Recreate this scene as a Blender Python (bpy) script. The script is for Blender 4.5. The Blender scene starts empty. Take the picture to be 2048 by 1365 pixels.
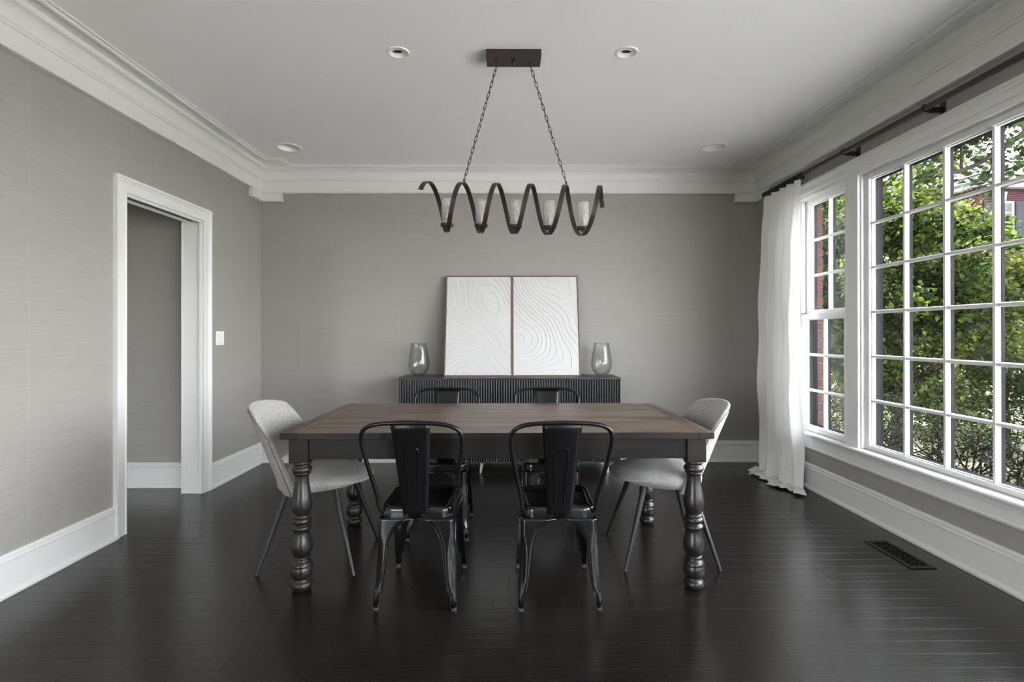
import bpy, math, random
import numpy as np
from mathutils import Vector, Matrix, Euler
random.seed(7); rng = np.random.default_rng(7)
sc = bpy.context.scene
C = sc.collection
PI = math.pi

# ------------------------------------------------------------------ camera, sky, sun, exposure
cam = bpy.data.cameras.new('camera'); camo = bpy.data.objects.new('camera', cam); C.objects.link(camo)
cam.sensor_width = 36.0; cam.lens = 1035/2048*36; cam.shift_y = -17.67/2048; cam.clip_start = .05; cam.clip_end = 300
yaw, pitch, roll = math.radians(.356), math.radians(.099), math.radians(.043)
camo.matrix_world = Matrix.Translation((0, 0, 1.24)) @ Matrix.Rotation(-yaw, 4, 'Z') @ Matrix.Rotation(PI/2+pitch, 4, 'X') @ Matrix.Rotation(-roll, 4, 'Z')
sc.camera = camo
SKY = 6.1
SUN = 19.0
w = bpy.data.worlds.new('sky'); sc.world = w; w.use_nodes = True
nt = w.node_tree; bgn = nt.nodes['Background']
tc = nt.nodes.new('ShaderNodeTexCoord'); sx = nt.nodes.new('ShaderNodeSeparateXYZ'); cr = nt.nodes.new('ShaderNodeValToRGB')
nt.links.new(tc.outputs['Generated'], sx.inputs[0]); nt.links.new(sx.outputs['Z'], cr.inputs['Fac']); nt.links.new(cr.outputs[0], bgn.inputs['Color'])
cr.color_ramp.elements[0].position = 0; cr.color_ramp.elements[0].color = (.98, .985, 1, 1)
cr.color_ramp.elements[1].position = .8; cr.color_ramp.elements[1].color = (.80, .88, 1, 1)
bgn.inputs['Strength'].default_value = SKY
sun = bpy.data.lights.new('sun', 'SUN'); sun.energy = SUN; sun.angle = math.radians(1.0); sun.color = (1, .97, .93)
suno = bpy.data.objects.new('sun', sun); C.objects.link(suno)
suno.rotation_euler = Vector((-.16, .62, 1.0)).to_track_quat('Z', 'Y').to_euler(); suno.location = (0, 0, 12)
sc.view_settings.view_transform = 'Standard'; sc.view_settings.look = 'None'
sc.view_settings.gamma = 1; sc.view_settings.use_curve_mapping = False
sc.view_settings.exposure = 1.92
cy = sc.cycles
cy.max_bounces = 10; cy.diffuse_bounces = 7; cy.glossy_bounces = 4; cy.transmission_bounces = 6; cy.transparent_max_bounces = 16
cy.use_denoising = True; cy.caustics_reflective = False; cy.caustics_refractive = False; cy.sample_clamp_indirect = 6
def portal(loc, rot, sx_, sy_):
    l = bpy.data.lights.new('window_portal', 'AREA'); l.shape = 'RECTANGLE'; l.size = sx_; l.size_y = sy_; l.cycles.is_portal = True
    o = bpy.data.objects.new('window_portal', l); o.location = loc; o.rotation_euler = rot; C.objects.link(o)

# ------------------------------------------------------------------ room numbers (metres)
XL, XR, YB, YF, ZC = -2.378, 2.402, 4.982, -5.6, 2.81

# ------------------------------------------------------------------ materials
MATS = {}
def nodes(name):
    m = bpy.data.materials.new(name); m.use_nodes = True; MATS[name] = m
    n = m.node_tree.nodes; return m, n, m.node_tree.links, n['Principled BSDF']
def col(c): return (c[0], c[1], c[2], 1)
def plain(name, c, rough=.5, metal=0, bump=0, bscale=200, spec=.5, coat=0, var=0, vscale=4):
    m, n, L, p = nodes(name)
    p.inputs['Base Color'].default_value = col(c); p.inputs['Roughness'].default_value = rough
    p.inputs['Metallic'].default_value = metal; p.inputs['Specular IOR Level'].default_value = spec
    p.inputs['Coat Weight'].default_value = coat; p.inputs['Coat Roughness'].default_value = .08
    t = n.new('ShaderNodeTexCoord')
    if bump:
        no = n.new('ShaderNodeTexNoise'); no.inputs['Scale'].default_value = bscale; no.inputs['Detail'].default_value = 3
        L.new(t.outputs['Object'], no.inputs['Vector'])
        b = n.new('ShaderNodeBump'); b.inputs['Strength'].default_value = bump; b.inputs['Distance'].default_value = .002
        L.new(no.outputs['Fac'], b.inputs['Height']); L.new(b.outputs[0], p.inputs['Normal'])
    if var:
        v = n.new('ShaderNodeTexNoise'); v.inputs['Scale'].default_value = vscale; v.inputs['Detail'].default_value = 4
        L.new(t.outputs['Object'], v.inputs['Vector'])
        r = n.new('ShaderNodeValToRGB'); r.color_ramp.elements[0].position = .3; r.color_ramp.elements[1].position = .7
        r.color_ramp.elements[0].color = col([x*(1-var) for x in c]); r.color_ramp.elements[1].color = col([min(1, x*(1+var)) for x in c])
        L.new(v.outputs['Fac'], r.inputs[0]); L.new(r.outputs[0], p.inputs['Base Color'])
    return m
trim_m = plain('white_trim_paint', (.71, .71, .70), .38, bump=.05, bscale=60)
win_m = plain('window_paint', (.66, .66, .655), .4)
ceil_m = plain('ceiling_paint', (.87, .87, .875), .9, bump=.1, bscale=150)
black_gloss = plain('black_gloss_steel', (.006, .006, .0065), .16, spec=.6, bump=.02, bscale=40)
black_tube = plain('black_satin_steel', (.0045, .0045, .005), .30, spec=.32)
dark_leg_m = plain('charcoal_powder_coat', (.020, .021, .023), .42, spec=.5)
bronze = plain('bronze_metal', (.040, .030, .025), .45, metal=.35, bump=.15, bscale=90)
rodm = plain('dark_rod_metal', (.030, .028, .027), .38, metal=.3)
brass = plain('brass', (.42, .26, .12), .35, metal=.9)
steel = plain('brushed_steel', (.62, .62, .60), .3, metal=.8)
rubber = plain('grey_rubber', (.04, .04, .04), .7)
sb_m = plain('black_stained_wood', (.050, .051, .058), .33, bump=.1, bscale=120)
sb_top = plain('black_wood_top', (.030, .029, .030), .40, bump=.1, bscale=80)
plastic = plain('white_plastic', (.84, .84, .83), .3)
holem = plain('black_recess', (.004, .004, .004), .9)
extg = plain('grey_exterior_trim', (.005, .005, .006), .6, spec=.06)
canvas_m = plain('white_plaster_canvas', (.60, .60, .60), .75, bump=.35, bscale=260)
artwood = plain('oak_frame', (.17, .12, .09), .5, var=.2, vscale=30)
vent_m = plain('vent_iron', (.016, .015, .014), .45, metal=.4)
leg_wood = plain('black_turned_wood', (.016, .014, .013), .30, spec=.5, bump=.15, bscale=50, var=.25, vscale=9)
shade_white = plain('lamp_reflector', (.82, .82, .81), .35)
bark = plain('bark', (.028, .022, .019), .9, spec=.06, bump=.8, bscale=60, var=.4, vscale=14)
bark2 = plain('pale_twig_bark', (.10, .08, .06), .9, spec=.06, bump=.6, bscale=60, var=.4, vscale=14)
conc = plain('pale_concrete', (.56, .53, .51), .9, spec=.06, var=.1)
hwhite = plain('house_white', (.13, .13, .14), .6, spec=.06)
hshut = plain('shutter_grey', (.010, .010, .014), .6, spec=.06)
roofm = plain('roof_shingle', (.045, .040, .038), .9, spec=.06, var=.25, vscale=3)
darkglass = plain('house_glass', (.01, .012, .012), .06, spec=.12)
mulch = plain('mulch', (.035, .024, .018), 1.0, spec=.06, bump=1, bscale=40, var=.5, vscale=30)

def wallpaper():
    m, n, L, p = nodes('grasscloth_wallpaper')
    t = n.new('ShaderNodeTexCoord'); mp = n.new('ShaderNodeMapping'); mp.inputs['Scale'].default_value = (3, 3, 240)
    L.new(t.outputs['Object'], mp.inputs[0])
    a = n.new('ShaderNodeTexNoise'); a.inputs['Scale'].default_value = 1; a.inputs['Detail'].default_value = 5; a.inputs['Roughness'].default_value = .65
    L.new(mp.outputs[0], a.inputs['Vector'])
    r = n.new('ShaderNodeValToRGB'); r.color_ramp.elements[0].position = .25; r.color_ramp.elements[1].position = .75
    r.color_ramp.elements[0].color = (.292, .282, .263, 1); r.color_ramp.elements[1].color = (.356, .344, .322, 1)
    L.new(a.outputs['Fac'], r.inputs[0])
    # seams between paper drops every 0.91 m
    sp = n.new('ShaderNodeSeparateXYZ'); L.new(t.outputs['Object'], sp.inputs[0])
    ad = n.new('ShaderNodeMath'); ad.operation = 'ADD'; L.new(sp.outputs['X'], ad.inputs[0]); L.new(sp.outputs['Y'], ad.inputs[1])
    ad2 = n.new('ShaderNodeMath'); ad2.operation = 'ADD'; ad2.inputs[1].default_value = 20.26; L.new(ad.outputs[0], ad2.inputs[0])
    mo = n.new('ShaderNodeMath'); mo.operation = 'MODULO'; mo.inputs[1].default_value = .93; L.new(ad2.outputs[0], mo.inputs[0])
    lt = n.new('ShaderNodeMath'); lt.operation = 'LESS_THAN'; lt.inputs[1].default_value = .0035; L.new(mo.outputs[0], lt.inputs[0])
    mx = n.new('ShaderNodeMix'); mx.data_type = 'RGBA'; mx.inputs[7].default_value = (.364, .355, .336, 1)
    L.new(lt.outputs[0], mx.inputs[0]); L.new(r.outputs[0], mx.inputs[6]); L.new(mx.outputs[2], p.inputs['Base Color'])
    b = n.new('ShaderNodeBump'); b.inputs['Strength'].default_value = .35; b.inputs['Distance'].default_value = .0015
    L.new(a.outputs['Fac'], b.inputs['Height']); L.new(b.outputs[0], p.inputs['Normal'])
    p.inputs['Roughness'].default_value = .62; p.inputs['Specular IOR Level'].default_value = .3
    return m
wall_m = wallpaper()

def wood(name, dark, light, rough, axis='X', scale=1.0, bump=.3, spec=.5, contrast=(.35, .7), rnd=True, ringy=True):
    m, n, L, p = nodes(name)
    t = n.new('ShaderNodeTexCoord'); mp = n.new('ShaderNodeMapping')
    s = {'X': (2.4, 26, 26), 'Y': (22, 1.6, 22), 'Z': (22, 22, 1.6)}[axis]
    mp.inputs['Scale'].default_value = [x*scale for x in s]
    if rnd:
        oi = n.new('ShaderNodeObjectInfo'); vm = n.new('ShaderNodeVectorMath'); vm.operation = 'SCALE'
        cb = n.new('ShaderNodeCombineXYZ')
        for i, k in enumerate((13.1, 7.7, 5.3)):
            mu = n.new('ShaderNodeMath'); mu.operation = 'MULTIPLY'; mu.inputs[1].default_value = k
            L.new(oi.outputs['Random'], mu.inputs[0]); L.new(mu.outputs[0], cb.inputs[i])
        va = n.new('ShaderNodeVectorMath'); va.operation = 'ADD'; L.new(t.outputs['Object'], va.inputs[0]); L.new(cb.outputs[0], va.inputs[1])
        L.new(va.outputs[0], mp.inputs[0])
    else: L.new(t.outputs['Object'], mp.inputs[0])
    a = n.new('ShaderNodeTexNoise'); a.inputs['Scale'].default_value = 1; a.inputs['Detail'].default_value = 6; a.inputs['Roughness'].default_value = .6; a.inputs['Distortion'].default_value = .6
    L.new(mp.outputs[0], a.inputs['Vector'])
    wv = n.new('ShaderNodeTexWave'); wv.wave_type = 'BANDS'; wv.bands_direction = {'X': 'Y', 'Y': 'X', 'Z': 'X'}[axis]
    wv.inputs['Scale'].default_value = .35; wv.inputs['Distortion'].default_value = 9; wv.inputs['Detail'].default_value = 3; wv.inputs['Detail Scale'].default_value = .6
    L.new(mp.outputs[0], wv.inputs['Vector'])
    mi = n.new('ShaderNodeMix'); mi.inputs[0].default_value = .4 if ringy else .1
    L.new(a.outputs['Fac'], mi.inputs[2]); L.new(wv.outputs['Fac'], mi.inputs[3])
    r = n.new('ShaderNodeValToRGB'); r.color_ramp.elements[0].position = contrast[0]; r.color_ramp.elements[1].position = contrast[1]
    r.color_ramp.elements[0].color = col(dark); r.color_ramp.elements[1].color = col(light)
    L.new(mi.outputs[0], r.inputs[0]); L.new(r.outputs[0], p.inputs['Base Color'])
    b = n.new('ShaderNodeBump'); b.inputs['Strength'].default_value = bump; b.inputs['Distance'].default_value = .001
    L.new(mi.outputs[0], b.inputs['Height']); L.new(b.outputs[0], p.inputs['Normal'])
    mr = n.new('ShaderNodeMapRange'); mr.inputs['To Min'].default_value = rough*.85; mr.inputs['To Max'].default_value = rough*1.2
    L.new(a.outputs['Fac'], mr.inputs['Value']); L.new(mr.outputs[0], p.inputs['Roughness'])
    p.inputs['Specular IOR Level'].default_value = spec
    return m
floor_m = wood('dark_oak_boards', (.0070, .0057, .0051), (.0170, .0138, .0120), .24, 'X', 3.2, .40, .5, (.38, .64))
top_m = wood('weathered_table_boards', (.022, .016, .013), (.215, .152, .108), .36, 'X', .85, .4, .4, (.36, .66), ringy=False)
topend_m = wood('weathered_end_boards', (.022, .016, .012), (.205, .142, .098), .38, 'Y', .85, .4, .4, (.36, .66), ringy=False)
apron_m = wood('dark_apron_wood', (.007, .0058, .005), (.017, .0135, .011), .40, 'X', 1.2, .3, .25)

def fabric():
    m, n, L, p = nodes('grey_tweed')
    t = n.new('ShaderNodeTexCoord')
    a = n.new('ShaderNodeTexNoise'); a.inputs['Scale'].default_value = 340; a.inputs['Detail'].default_value = 3; L.new(t.outputs['Object'], a.inputs['Vector'])
    v = n.new('ShaderNodeTexVoronoi'); v.inputs['Scale'].default_value = 420; L.new(t.outputs['Object'], v.inputs['Vector'])
    r = n.new('ShaderNodeValToRGB'); r.color_ramp.elements[0].position = .36; r.color_ramp.elements[1].position = .64
    r.color_ramp.elements[0].color = (.16, .152, .146, 1); r.color_ramp.elements[1].color = (.47, .455, .44, 1)
    L.new(a.outputs['Fac'], r.inputs[0]); L.new(r.outputs[0], p.inputs['Base Color'])
    b = n.new('ShaderNodeBump'); b.inputs['Strength'].default_value = .7; b.inputs['Distance'].default_value = .0015
    L.new(v.outputs['Distance'], b.inputs['Height']); L.new(b.outputs[0], p.inputs['Normal'])
    p.inputs['Roughness'].default_value = .95; p.inputs['Sheen Weight'].default_value = .3; p.inputs['Specular IOR Level'].default_value = .1
    return m
fab_m = fabric()
seam_m = plain('dark_seam_thread', (.05, .048, .046), .9)

def linen():
    m, n, L, p = nodes('white_linen')
    t = n.new('ShaderNodeTexCoord'); mp = n.new('ShaderNodeMapping'); mp.inputs['Scale'].default_value = (350, 350, 350); L.new(t.outputs['Object'], mp.inputs[0])
    a = n.new('ShaderNodeTexNoise'); a.inputs['Scale'].default_value = 1; L.new(mp.outputs[0], a.inputs['Vector'])
    b = n.new('ShaderNodeBump'); b.inputs['Strength'].default_value = .4; b.inputs['Distance'].default_value = .001; L.new(a.outputs['Fac'], b.inputs['Height'])
    L.new(b.outputs[0], p.inputs['Normal']); p.inputs['Base Color'].default_value = (.90, .90, .89, 1); p.inputs['Roughness'].default_value = .9
    p.inputs['Specular IOR Level'].default_value = .1
    tr = n.new('ShaderNodeBsdfTranslucent'); tr.inputs['Color'].default_value = (.92, .92, .90, 1); mx = n.new('ShaderNodeMixShader'); mx.inputs[0].default_value = .24
    L.new(p.outputs[0], mx.inputs[1]); L.new(tr.outputs[0], mx.inputs[2]); L.new(mx.outputs[0], n['Material Output'].inputs['Surface'])
    return m
linen_m = linen()

def thin_glass(name, tint, edge, gl=.9, seeds=0):
    m, n, L, p = nodes(name); n.remove(p)
    tr = n.new('ShaderNodeBsdfTransparent'); gs = n.new('ShaderNodeBsdfGlossy'); gs.inputs['Roughness'].default_value = .02
    lw = n.new('ShaderNodeLayerWeight'); lw.inputs['Blend'].default_value = .35
    mc = n.new('ShaderNodeMix'); mc.data_type = 'RGBA'; mc.inputs[6].default_value = col(tint); mc.inputs[7].default_value = col(edge)
    L.new(lw.outputs['Facing'], mc.inputs[0]); L.new(mc.outputs[2], tr.inputs['Color'])
    fr = n.new('ShaderNodeLayerWeight'); fr.inputs['Blend'].default_value = .5
    pw4 = n.new('ShaderNodeMath'); pw4.operation = 'POWER'; pw4.inputs[1].default_value = 4; L.new(fr.outputs['Facing'], pw4.inputs[0])
    mu = n.new('ShaderNodeMath'); mu.operation = 'MULTIPLY_ADD'; mu.inputs[1].default_value = gl; mu.inputs[2].default_value = .045*gl; L.new(pw4.outputs[0], mu.inputs[0])
    mx = n.new('ShaderNodeMixShader'); L.new(tr.outputs[0], mx.inputs[1]); L.new(gs.outputs[0], mx.inputs[2])
    if seeds:
        t = n.new('ShaderNodeTexCoord'); v = n.new('ShaderNodeTexVoronoi'); v.inputs['Scale'].default_value = seeds; L.new(t.outputs['Object'], v.inputs['Vector'])
        b = n.new('ShaderNodeBump'); b.inputs['Strength'].default_value = 1; b.inputs['Distance'].default_value = .004; L.new(v.outputs['Distance'], b.inputs['Height'])
        L.new(b.outputs[0], gs.inputs['Normal']); L.new(b.outputs[0], fr.inputs['Normal'])
        a2 = n.new('ShaderNodeMath'); a2.operation = 'ADD'; a2.inputs[1].default_value = .12; L.new(mu.outputs[0], a2.inputs[0]); L.new(a2.outputs[0], mx.inputs[0])
        gs.inputs['Roughness'].default_value = .15
    else: L.new(mu.outputs[0], mx.inputs[0])
    out = mx.outputs[0]
    if seeds:
        df = n.new('ShaderNodeBsdfTranslucent'); df.inputs['Color'].default_value = (.9, .92, .92, 1); d2 = n.new('ShaderNodeBsdfDiffuse'); d2.inputs['Color'].default_value = (.85, .87, .88, 1)
        m2 = n.new('ShaderNodeMixShader'); m2.inputs[0].default_value = .5; L.new(df.outputs[0], m2.inputs[1]); L.new(d2.outputs[0], m2.inputs[2])
        m3 = n.new('ShaderNodeMixShader'); L.new(out, m3.inputs[1]); L.new(m2.outputs[0], m3.inputs[2])
        mr = n.new('ShaderNodeMapRange'); mr.inputs['From Min'].default_value = .15; mr.inputs['From Max'].default_value = .6; mr.inputs['To Min'].default_value = .26; mr.inputs['To Max'].default_value = .03
        L.new(v.outputs['Distance'], mr.inputs['Value']); L.new(mr.outputs[0], m3.inputs[0]); out = m3.outputs[0]
    L.new(out, n['Material Output'].inputs['Surface'])
    return m
pane_m = thin_glass('window_glass', (.97, .98, .97), (.94, .95, .95), .45)
vase_m = thin_glass('smoky_vase_glass', (.955, .96, .957), (.76, .77, .77), .8)
seeded_m = thin_glass('seeded_lamp_glass', (.97, .975, .975), (.90, .91, .92), .6, 170)
bulb_m = thin_glass('bulb_glass', (.97, .90, .78), (.75, .66, .52), 1.0)

def leafm(name, a, b, trans=.35):
    m, n, L, p = nodes(name)
    g = n.new('ShaderNodeNewGeometry'); oi = n.new('ShaderNodeObjectInfo')
    ad = n.new('ShaderNodeMath'); ad.operation = 'ADD'; L.new(g.outputs['Random Per Island'], ad.inputs[0]); L.new(oi.outputs['Random'], ad.inputs[1])
    fr = n.new('ShaderNodeMath'); fr.operation = 'FRACT'; L.new(ad.outputs[0], fr.inputs[0])
    r = n.new('ShaderNodeValToRGB'); r.color_ramp.elements[0].color = col(a); r.color_ramp.elements[1].color = col(b)
    r.color_ramp.elements[0].position = .2; r.color_ramp.elements[1].position = 1
    L.new(fr.outputs[0], r.inputs[0]); L.new(r.outputs[0], p.inputs['Base Color'])
    p.inputs['Roughness'].default_value = .5; p.inputs['Specular IOR Level'].default_value = .07
    tr = n.new('ShaderNodeBsdfTranslucent'); mx = n.new('ShaderNodeMixShader'); mx.inputs[0].default_value = trans
    hs = n.new('ShaderNodeHueSaturation'); hs.inputs['Hue'].default_value = .485; hs.inputs['Value'].default_value = 1.5; L.new(r.outputs[0], hs.inputs['Color']); L.new(hs.outputs[0], tr.inputs['Color'])
    L.new(p.outputs[0], mx.inputs[1]); L.new(tr.outputs[0], mx.inputs[2]); L.new(mx.outputs[0], n['Material Output'].inputs['Surface'])
    return m
leaf_dark = leafm('broad_leaf_green', (.009, .018, .005), (.052, .076, .012))
leaf_yel = leafm('yellow_green_leaf', (.030, .044, .008), (.095, .105, .020))
leaf_map = leafm('maple_leaf_green', (.014, .027, .010), (.038, .056, .018))
leaf_hedge = leafm('hedge_leaf_green', (.008, .013, .006), (.026, .034, .011))
leaf_far = leafm('far_leaf_green', (.030, .042, .014), (.075, .085, .030))

def brickm(name, c1, c2, mort, sx_=1):
    m, n, L, p = nodes(name)
    t = n.new('ShaderNodeTexCoord'); s = n.new('ShaderNodeSeparateXYZ'); L.new(t.outputs['Object'], s.inputs[0])
    a = n.new('ShaderNodeMath'); a.operation = 'ADD'; L.new(s.outputs['X'], a.inputs[0]); L.new(s.outputs['Y'], a.inputs[1])
    c = n.new('ShaderNodeCombineXYZ'); L.new(a.outputs[0], c.inputs[0]); L.new(s.outputs['Z'], c.inputs[1])
    b = n.new('ShaderNodeTexBrick'); L.new(c.outputs[0], b.inputs['Vector'])
    b.inputs['Color1'].default_value = col(c1); b.inputs['Color2'].default_value = col(c2); b.inputs['Mortar'].default_value = col(mort)
    b.inputs['Scale'].default_value = 1; b.inputs['Brick Width'].default_value = .22*sx_; b.inputs['Row Height'].default_value = .08*sx_; b.inputs['Mortar Size'].default_value = .010*sx_
    L.new(b.outputs['Color'], p.inputs['Base Color']); p.inputs['Roughness'].default_value = .9; p.inputs['Specular IOR Level'].default_value = .05
    bu = n.new('ShaderNodeBump'); bu.invert = True; bu.inputs['Distance'].default_value = .01; L.new(b.outputs['Fac'], bu.inputs['Height']); L.new(bu.outputs[0], p.inputs['Normal'])
    return m
brick_far = brickm('red_brick_wall', (.022, .0050, .0052), (.014, .0035, .0044), (.030, .023, .023), 1.15)
brick_pink = brickm('pink_brick_wall', (.085, .048, .045), (.07, .04, .038), (.11, .09, .088), 1.6)
brick_unit = []
for k, c in enumerate([(.050, .026, .023), (.064, .029, .023), (.045, .030, .030)]):
    brick_unit.append(plain('pier_brick_%s' % 'abc'[k], c, .9, spec=.05, bump=1, bscale=90, var=.25, vscale=25))
mortar_m = plain('mortar', (.10, .095, .092), 1.0, spec=.06, bump=1, bscale=120)

def lawnm():
    m, n, L, p = nodes('lawn_grass')
    t = n.new('ShaderNodeTexCoord'); a = n.new('ShaderNodeTexNoise'); a.inputs['Scale'].default_value = 1.2; a.inputs['Detail'].default_value = 8; L.new(t.outputs['Object'], a.inputs['Vector'])
    r = n.new('ShaderNodeValToRGB'); r.color_ramp.elements[0].position = .4; r.color_ramp.elements[1].position = .62
    r.color_ramp.elements[0].color = (.060, .066, .034, 1); r.color_ramp.elements[1].color = (.135, .125, .088, 1)
    L.new(a.outputs['Fac'], r.inputs[0]); L.new(r.outputs[0], p.inputs['Base Color']); p.inputs['Roughness'].default_value = 1; p.inputs['Specular IOR Level'].default_value = 0
    return m
lawn_m = lawnm()

# ------------------------------------------------------------------ mesh building helpers
class B:
    def __init__(s): s.V = []; s.F = []
    def add(s, vs, fs):
        n = len(s.V); s.V += [tuple(v) for v in vs]; s.F += [tuple(i+n for i in f) for f in fs]; return s
    def box(s, x0, x1, y0, y1, z0, z1):
        return s.add([(x0,y0,z0),(x1,y0,z0),(x1,y1,z0),(x0,y1,z0),(x0,y0,z1),(x1,y0,z1),(x1,y1,z1),(x0,y1,z1)],
                     [(3,2,1,0),(4,5,6,7),(0,1,5,4),(1,2,6,5),(2,3,7,6),(3,0,4,7)])
    def tube(s, pts, rad, seg=10, closed=False, flat=None, up=None):
        P = [Vector(p) for p in pts]; n = len(P); R = rad if hasattr(rad, '__len__') else [rad]*n
        rings = []; prev = None
        for i in range(n):
            if closed: T = (P[(i+1) % n]-P[i-1]).normalized()
            else: T = (P[min(i+1, n-1)]-P[max(i-1, 0)]).normalized()
            if prev is None:
                a = Vector(up) if up else (Vector((0, 0, 1)) if abs(T.z) < .9 else Vector((1, 0, 0)))
                N = (a - T*a.dot(T)).normalized()
            else: N = (prev - T*prev.dot(T)).normalized()
            prev = N; Bn = T.cross(N)
            fx = flat if flat else 1
            rings.append([P[i] + N*(R[i]*math.cos(2*PI*k/seg)) + Bn*(R[i]*fx*math.sin(2*PI*k/seg)) for k in range(seg)])
        vs = [v for r in rings for v in r]; fs = []
        for i in range(n if closed else n-1):
            j = (i+1) % n
            for k in range(seg): fs.append((i*seg+k, i*seg+(k+1) % seg, j*seg+(k+1) % seg, j*seg+k))
        if not closed: fs += [tuple(range(seg-1, -1, -1)), tuple((n-1)*seg+k for k in range(seg))]
        return s.add(vs, fs)
    def lathe(s, prof, cx=0, cy_=0, seg=32, cap=True):
        vs = []; fs = []; n = len(prof)
        for r, z in prof: vs += [(cx+r*math.cos(2*PI*k/seg), cy_+r*math.sin(2*PI*k/seg), z) for k in range(seg)]
        for i in range(n-1):
            for k in range(seg): fs.append((i*seg+k, i*seg+(k+1) % seg, (i+1)*seg+(k+1) % seg, (i+1)*seg+k))
        if cap: fs += [tuple(range(seg-1, -1, -1)), tuple((n-1)*seg+k for k in range(seg))]
        return s.add(vs, fs)
    def loft(s, rings, closed=True, caps=True):
        k = len(rings[0]); vs = [v for r in rings for v in r]; fs = []
        for i in range(len(rings)-1):
            for j in range(k if closed else k-1): fs.append((i*k+j, i*k+(j+1) % k, (i+1)*k+(j+1) % k, (i+1)*k+j))
        if caps and closed: fs += [tuple(range(k-1, -1, -1)), tuple((len(rings)-1)*k+j for j in range(k))]
        return s.add(vs, fs)
    def build(s, name, mat, parent=None, smooth=False, bevel=0, seg=2, solid=0, sub=0, loc=None, angle=35):
        me = bpy.data.meshes.new(name); me.from_pydata(s.V, [], s.F); me.update()
        if mat: me.materials.append(mat)
        if smooth:
            me.polygons.foreach_set('use_smooth', [True]*len(me.polygons))
            me.set_sharp_from_angle(angle=math.radians(angle))
        o = bpy.data.objects.new(name, me); C.objects.link(o)
        if parent: o.parent = parent
        if loc: o.location = loc
        if solid: md = o.modifiers.new('solid', 'SOLIDIFY'); md.thickness = solid; md.offset = 0
        if sub: md = o.modifiers.new('sub', 'SUBSURF'); md.levels = sub; md.render_levels = sub
        if bevel:
            md = o.modifiers.new('bevel', 'BEVEL'); md.width = bevel; md.segments = seg; md.limit_method = 'ANGLE'; md.angle_limit = math.radians(30)
        return o
def tag(o, label, cat, group=None, kind=None):
    if label: o['label'] = label
    if cat: o['category'] = cat
    if group: o['group'] = group
    if kind: o['kind'] = kind
    return o
def thing(name, label, cat, loc=(0, 0, 0), rz=0, group=None):
    o = bpy.data.objects.new(name, None); C.objects.link(o); o.location = loc; o.rotation_euler = (0, 0, rz); o.empty_display_size = .1
    return tag(o, label, cat, group)
def struct(o, label=None):
    o['kind'] = 'structure'
    if label: o['label'] = label
    return o
def copy_tree(o, parent=None):
    c = o.copy(); C.objects.link(c); c.parent = parent
    for ch in [x for x in o.children]: copy_tree(ch, c)
    return c
def rbox_pts(w_, d, r, n=6):
    out = []
    for cx, cy_, a0 in ((w_/2-r, d/2-r, 0), (-w_/2+r, d/2-r, PI/2), (-w_/2+r, -d/2+r, PI), (w_/2-r, -d/2+r, 1.5*PI)):
        for k in range(n+1):
            a = a0 + PI/2*k/n; out.append((cx+r*math.cos(a), cy_+r*math.sin(a)))
    return out
def smoothpath(pts, n=8, closed=False):
    P = [Vector(p) for p in pts]; out = []; m = len(P)
    for i in range(m if closed else m-1):
        p0 = P[i-1] if (closed or i > 0) else P[0]; p1 = P[i]; p2 = P[(i+1) % m]
        p3 = P[(i+2) % m] if (closed or i+2 < m) else P[-1]
        for k in range(n):
            t = k/n
            out.append(.5*((2*p1)+(-p0+p2)*t+(2*p0-5*p1+4*p2-p3)*t*t+(-p0+3*p1-3*p2+p3)*t**3))
    if not closed: out.append(P[-1])
    return out

# ------------------------------------------------------------------ room shell
o = struct(B().box(-6.2, XR+.18, YF-.1, 6.2, -.12, -.012).build('floor', floor_m), 'dark stained oak board floor')
# the boards: rows run left to right
BW = .083
lens = [.55, .8, 1.05, 1.3, 1.6]
bcache = {}
def board_mesh(l):
    l = round(l, 3)
    if l in bcache: return bcache[l]
    b = B(); e = .0003; hw = BW/2-.0004
    b.add([(-l/2+.0004, -hw, -.012), (l/2-.0004, -hw, -.012), (l/2-.0004, hw, -.012), (-l/2+.0004, hw, -.012),
           (-l/2+.0004, -hw, -e), (l/2-.0004, -hw, -e), (l/2-.0004, hw, -e), (-l/2+.0004, hw, -e),
           (-l/2+.001, -hw+e, 0), (l/2-.001, -hw+e, 0), (l/2-.001, hw-e, 0), (-l/2+.001, hw-e, 0)],
          [(0,1,5,4),(1,2,6,5),(2,3,7,6),(3,0,4,7),(4,5,9,8),(5,6,10,9),(6,7,11,10),(7,4,8,11),(8,9,10,11)])
    me = bpy.data.meshes.new('floorboard'); me.from_pydata(b.V, [], b.F); me.materials.append(floor_m); bcache[l] = me
    return me
flo = o
def boards(y0, y1, x0, x1, joined=None):
    for row in range(int(round((y1-y0)/BW))):
        y = y0+row*BW; cuts = [x0]; x = x0+random.choice(lens)*random.uniform(.35, 1)
        while x < x1-.3: cuts.append(x); x += random.choice(lens[1:])
        cuts.append(x1)
        for a, c in zip(cuts[:-1], cuts[1:]):
            me = board_mesh(c-a)
            if joined is None:
                o = bpy.data.objects.new('floorboard', me); C.objects.link(o); o.parent = flo; o.location = ((a+c)/2, y+BW/2, 0)
            else:
                joined.add([(v.co.x+(a+c)/2, v.co.y+y+BW/2, v.co.z) for v in me.vertices], [tuple(p.vertices) for p in me.polygons])
boards(1.74, 1.74+17*BW, XL, XR)
boards(1.74+17*BW, 1.74+30*BW, -3.4, XR)
boards(1.74+30*BW, 1.74+39*BW, XL, XR)
j = B(); boards(1.74-BW*80, 1.74, XL, XR, j); tag(j.build('floorboards_behind_camera', floor_m, flo), None, None, None, 'stuff')

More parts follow.
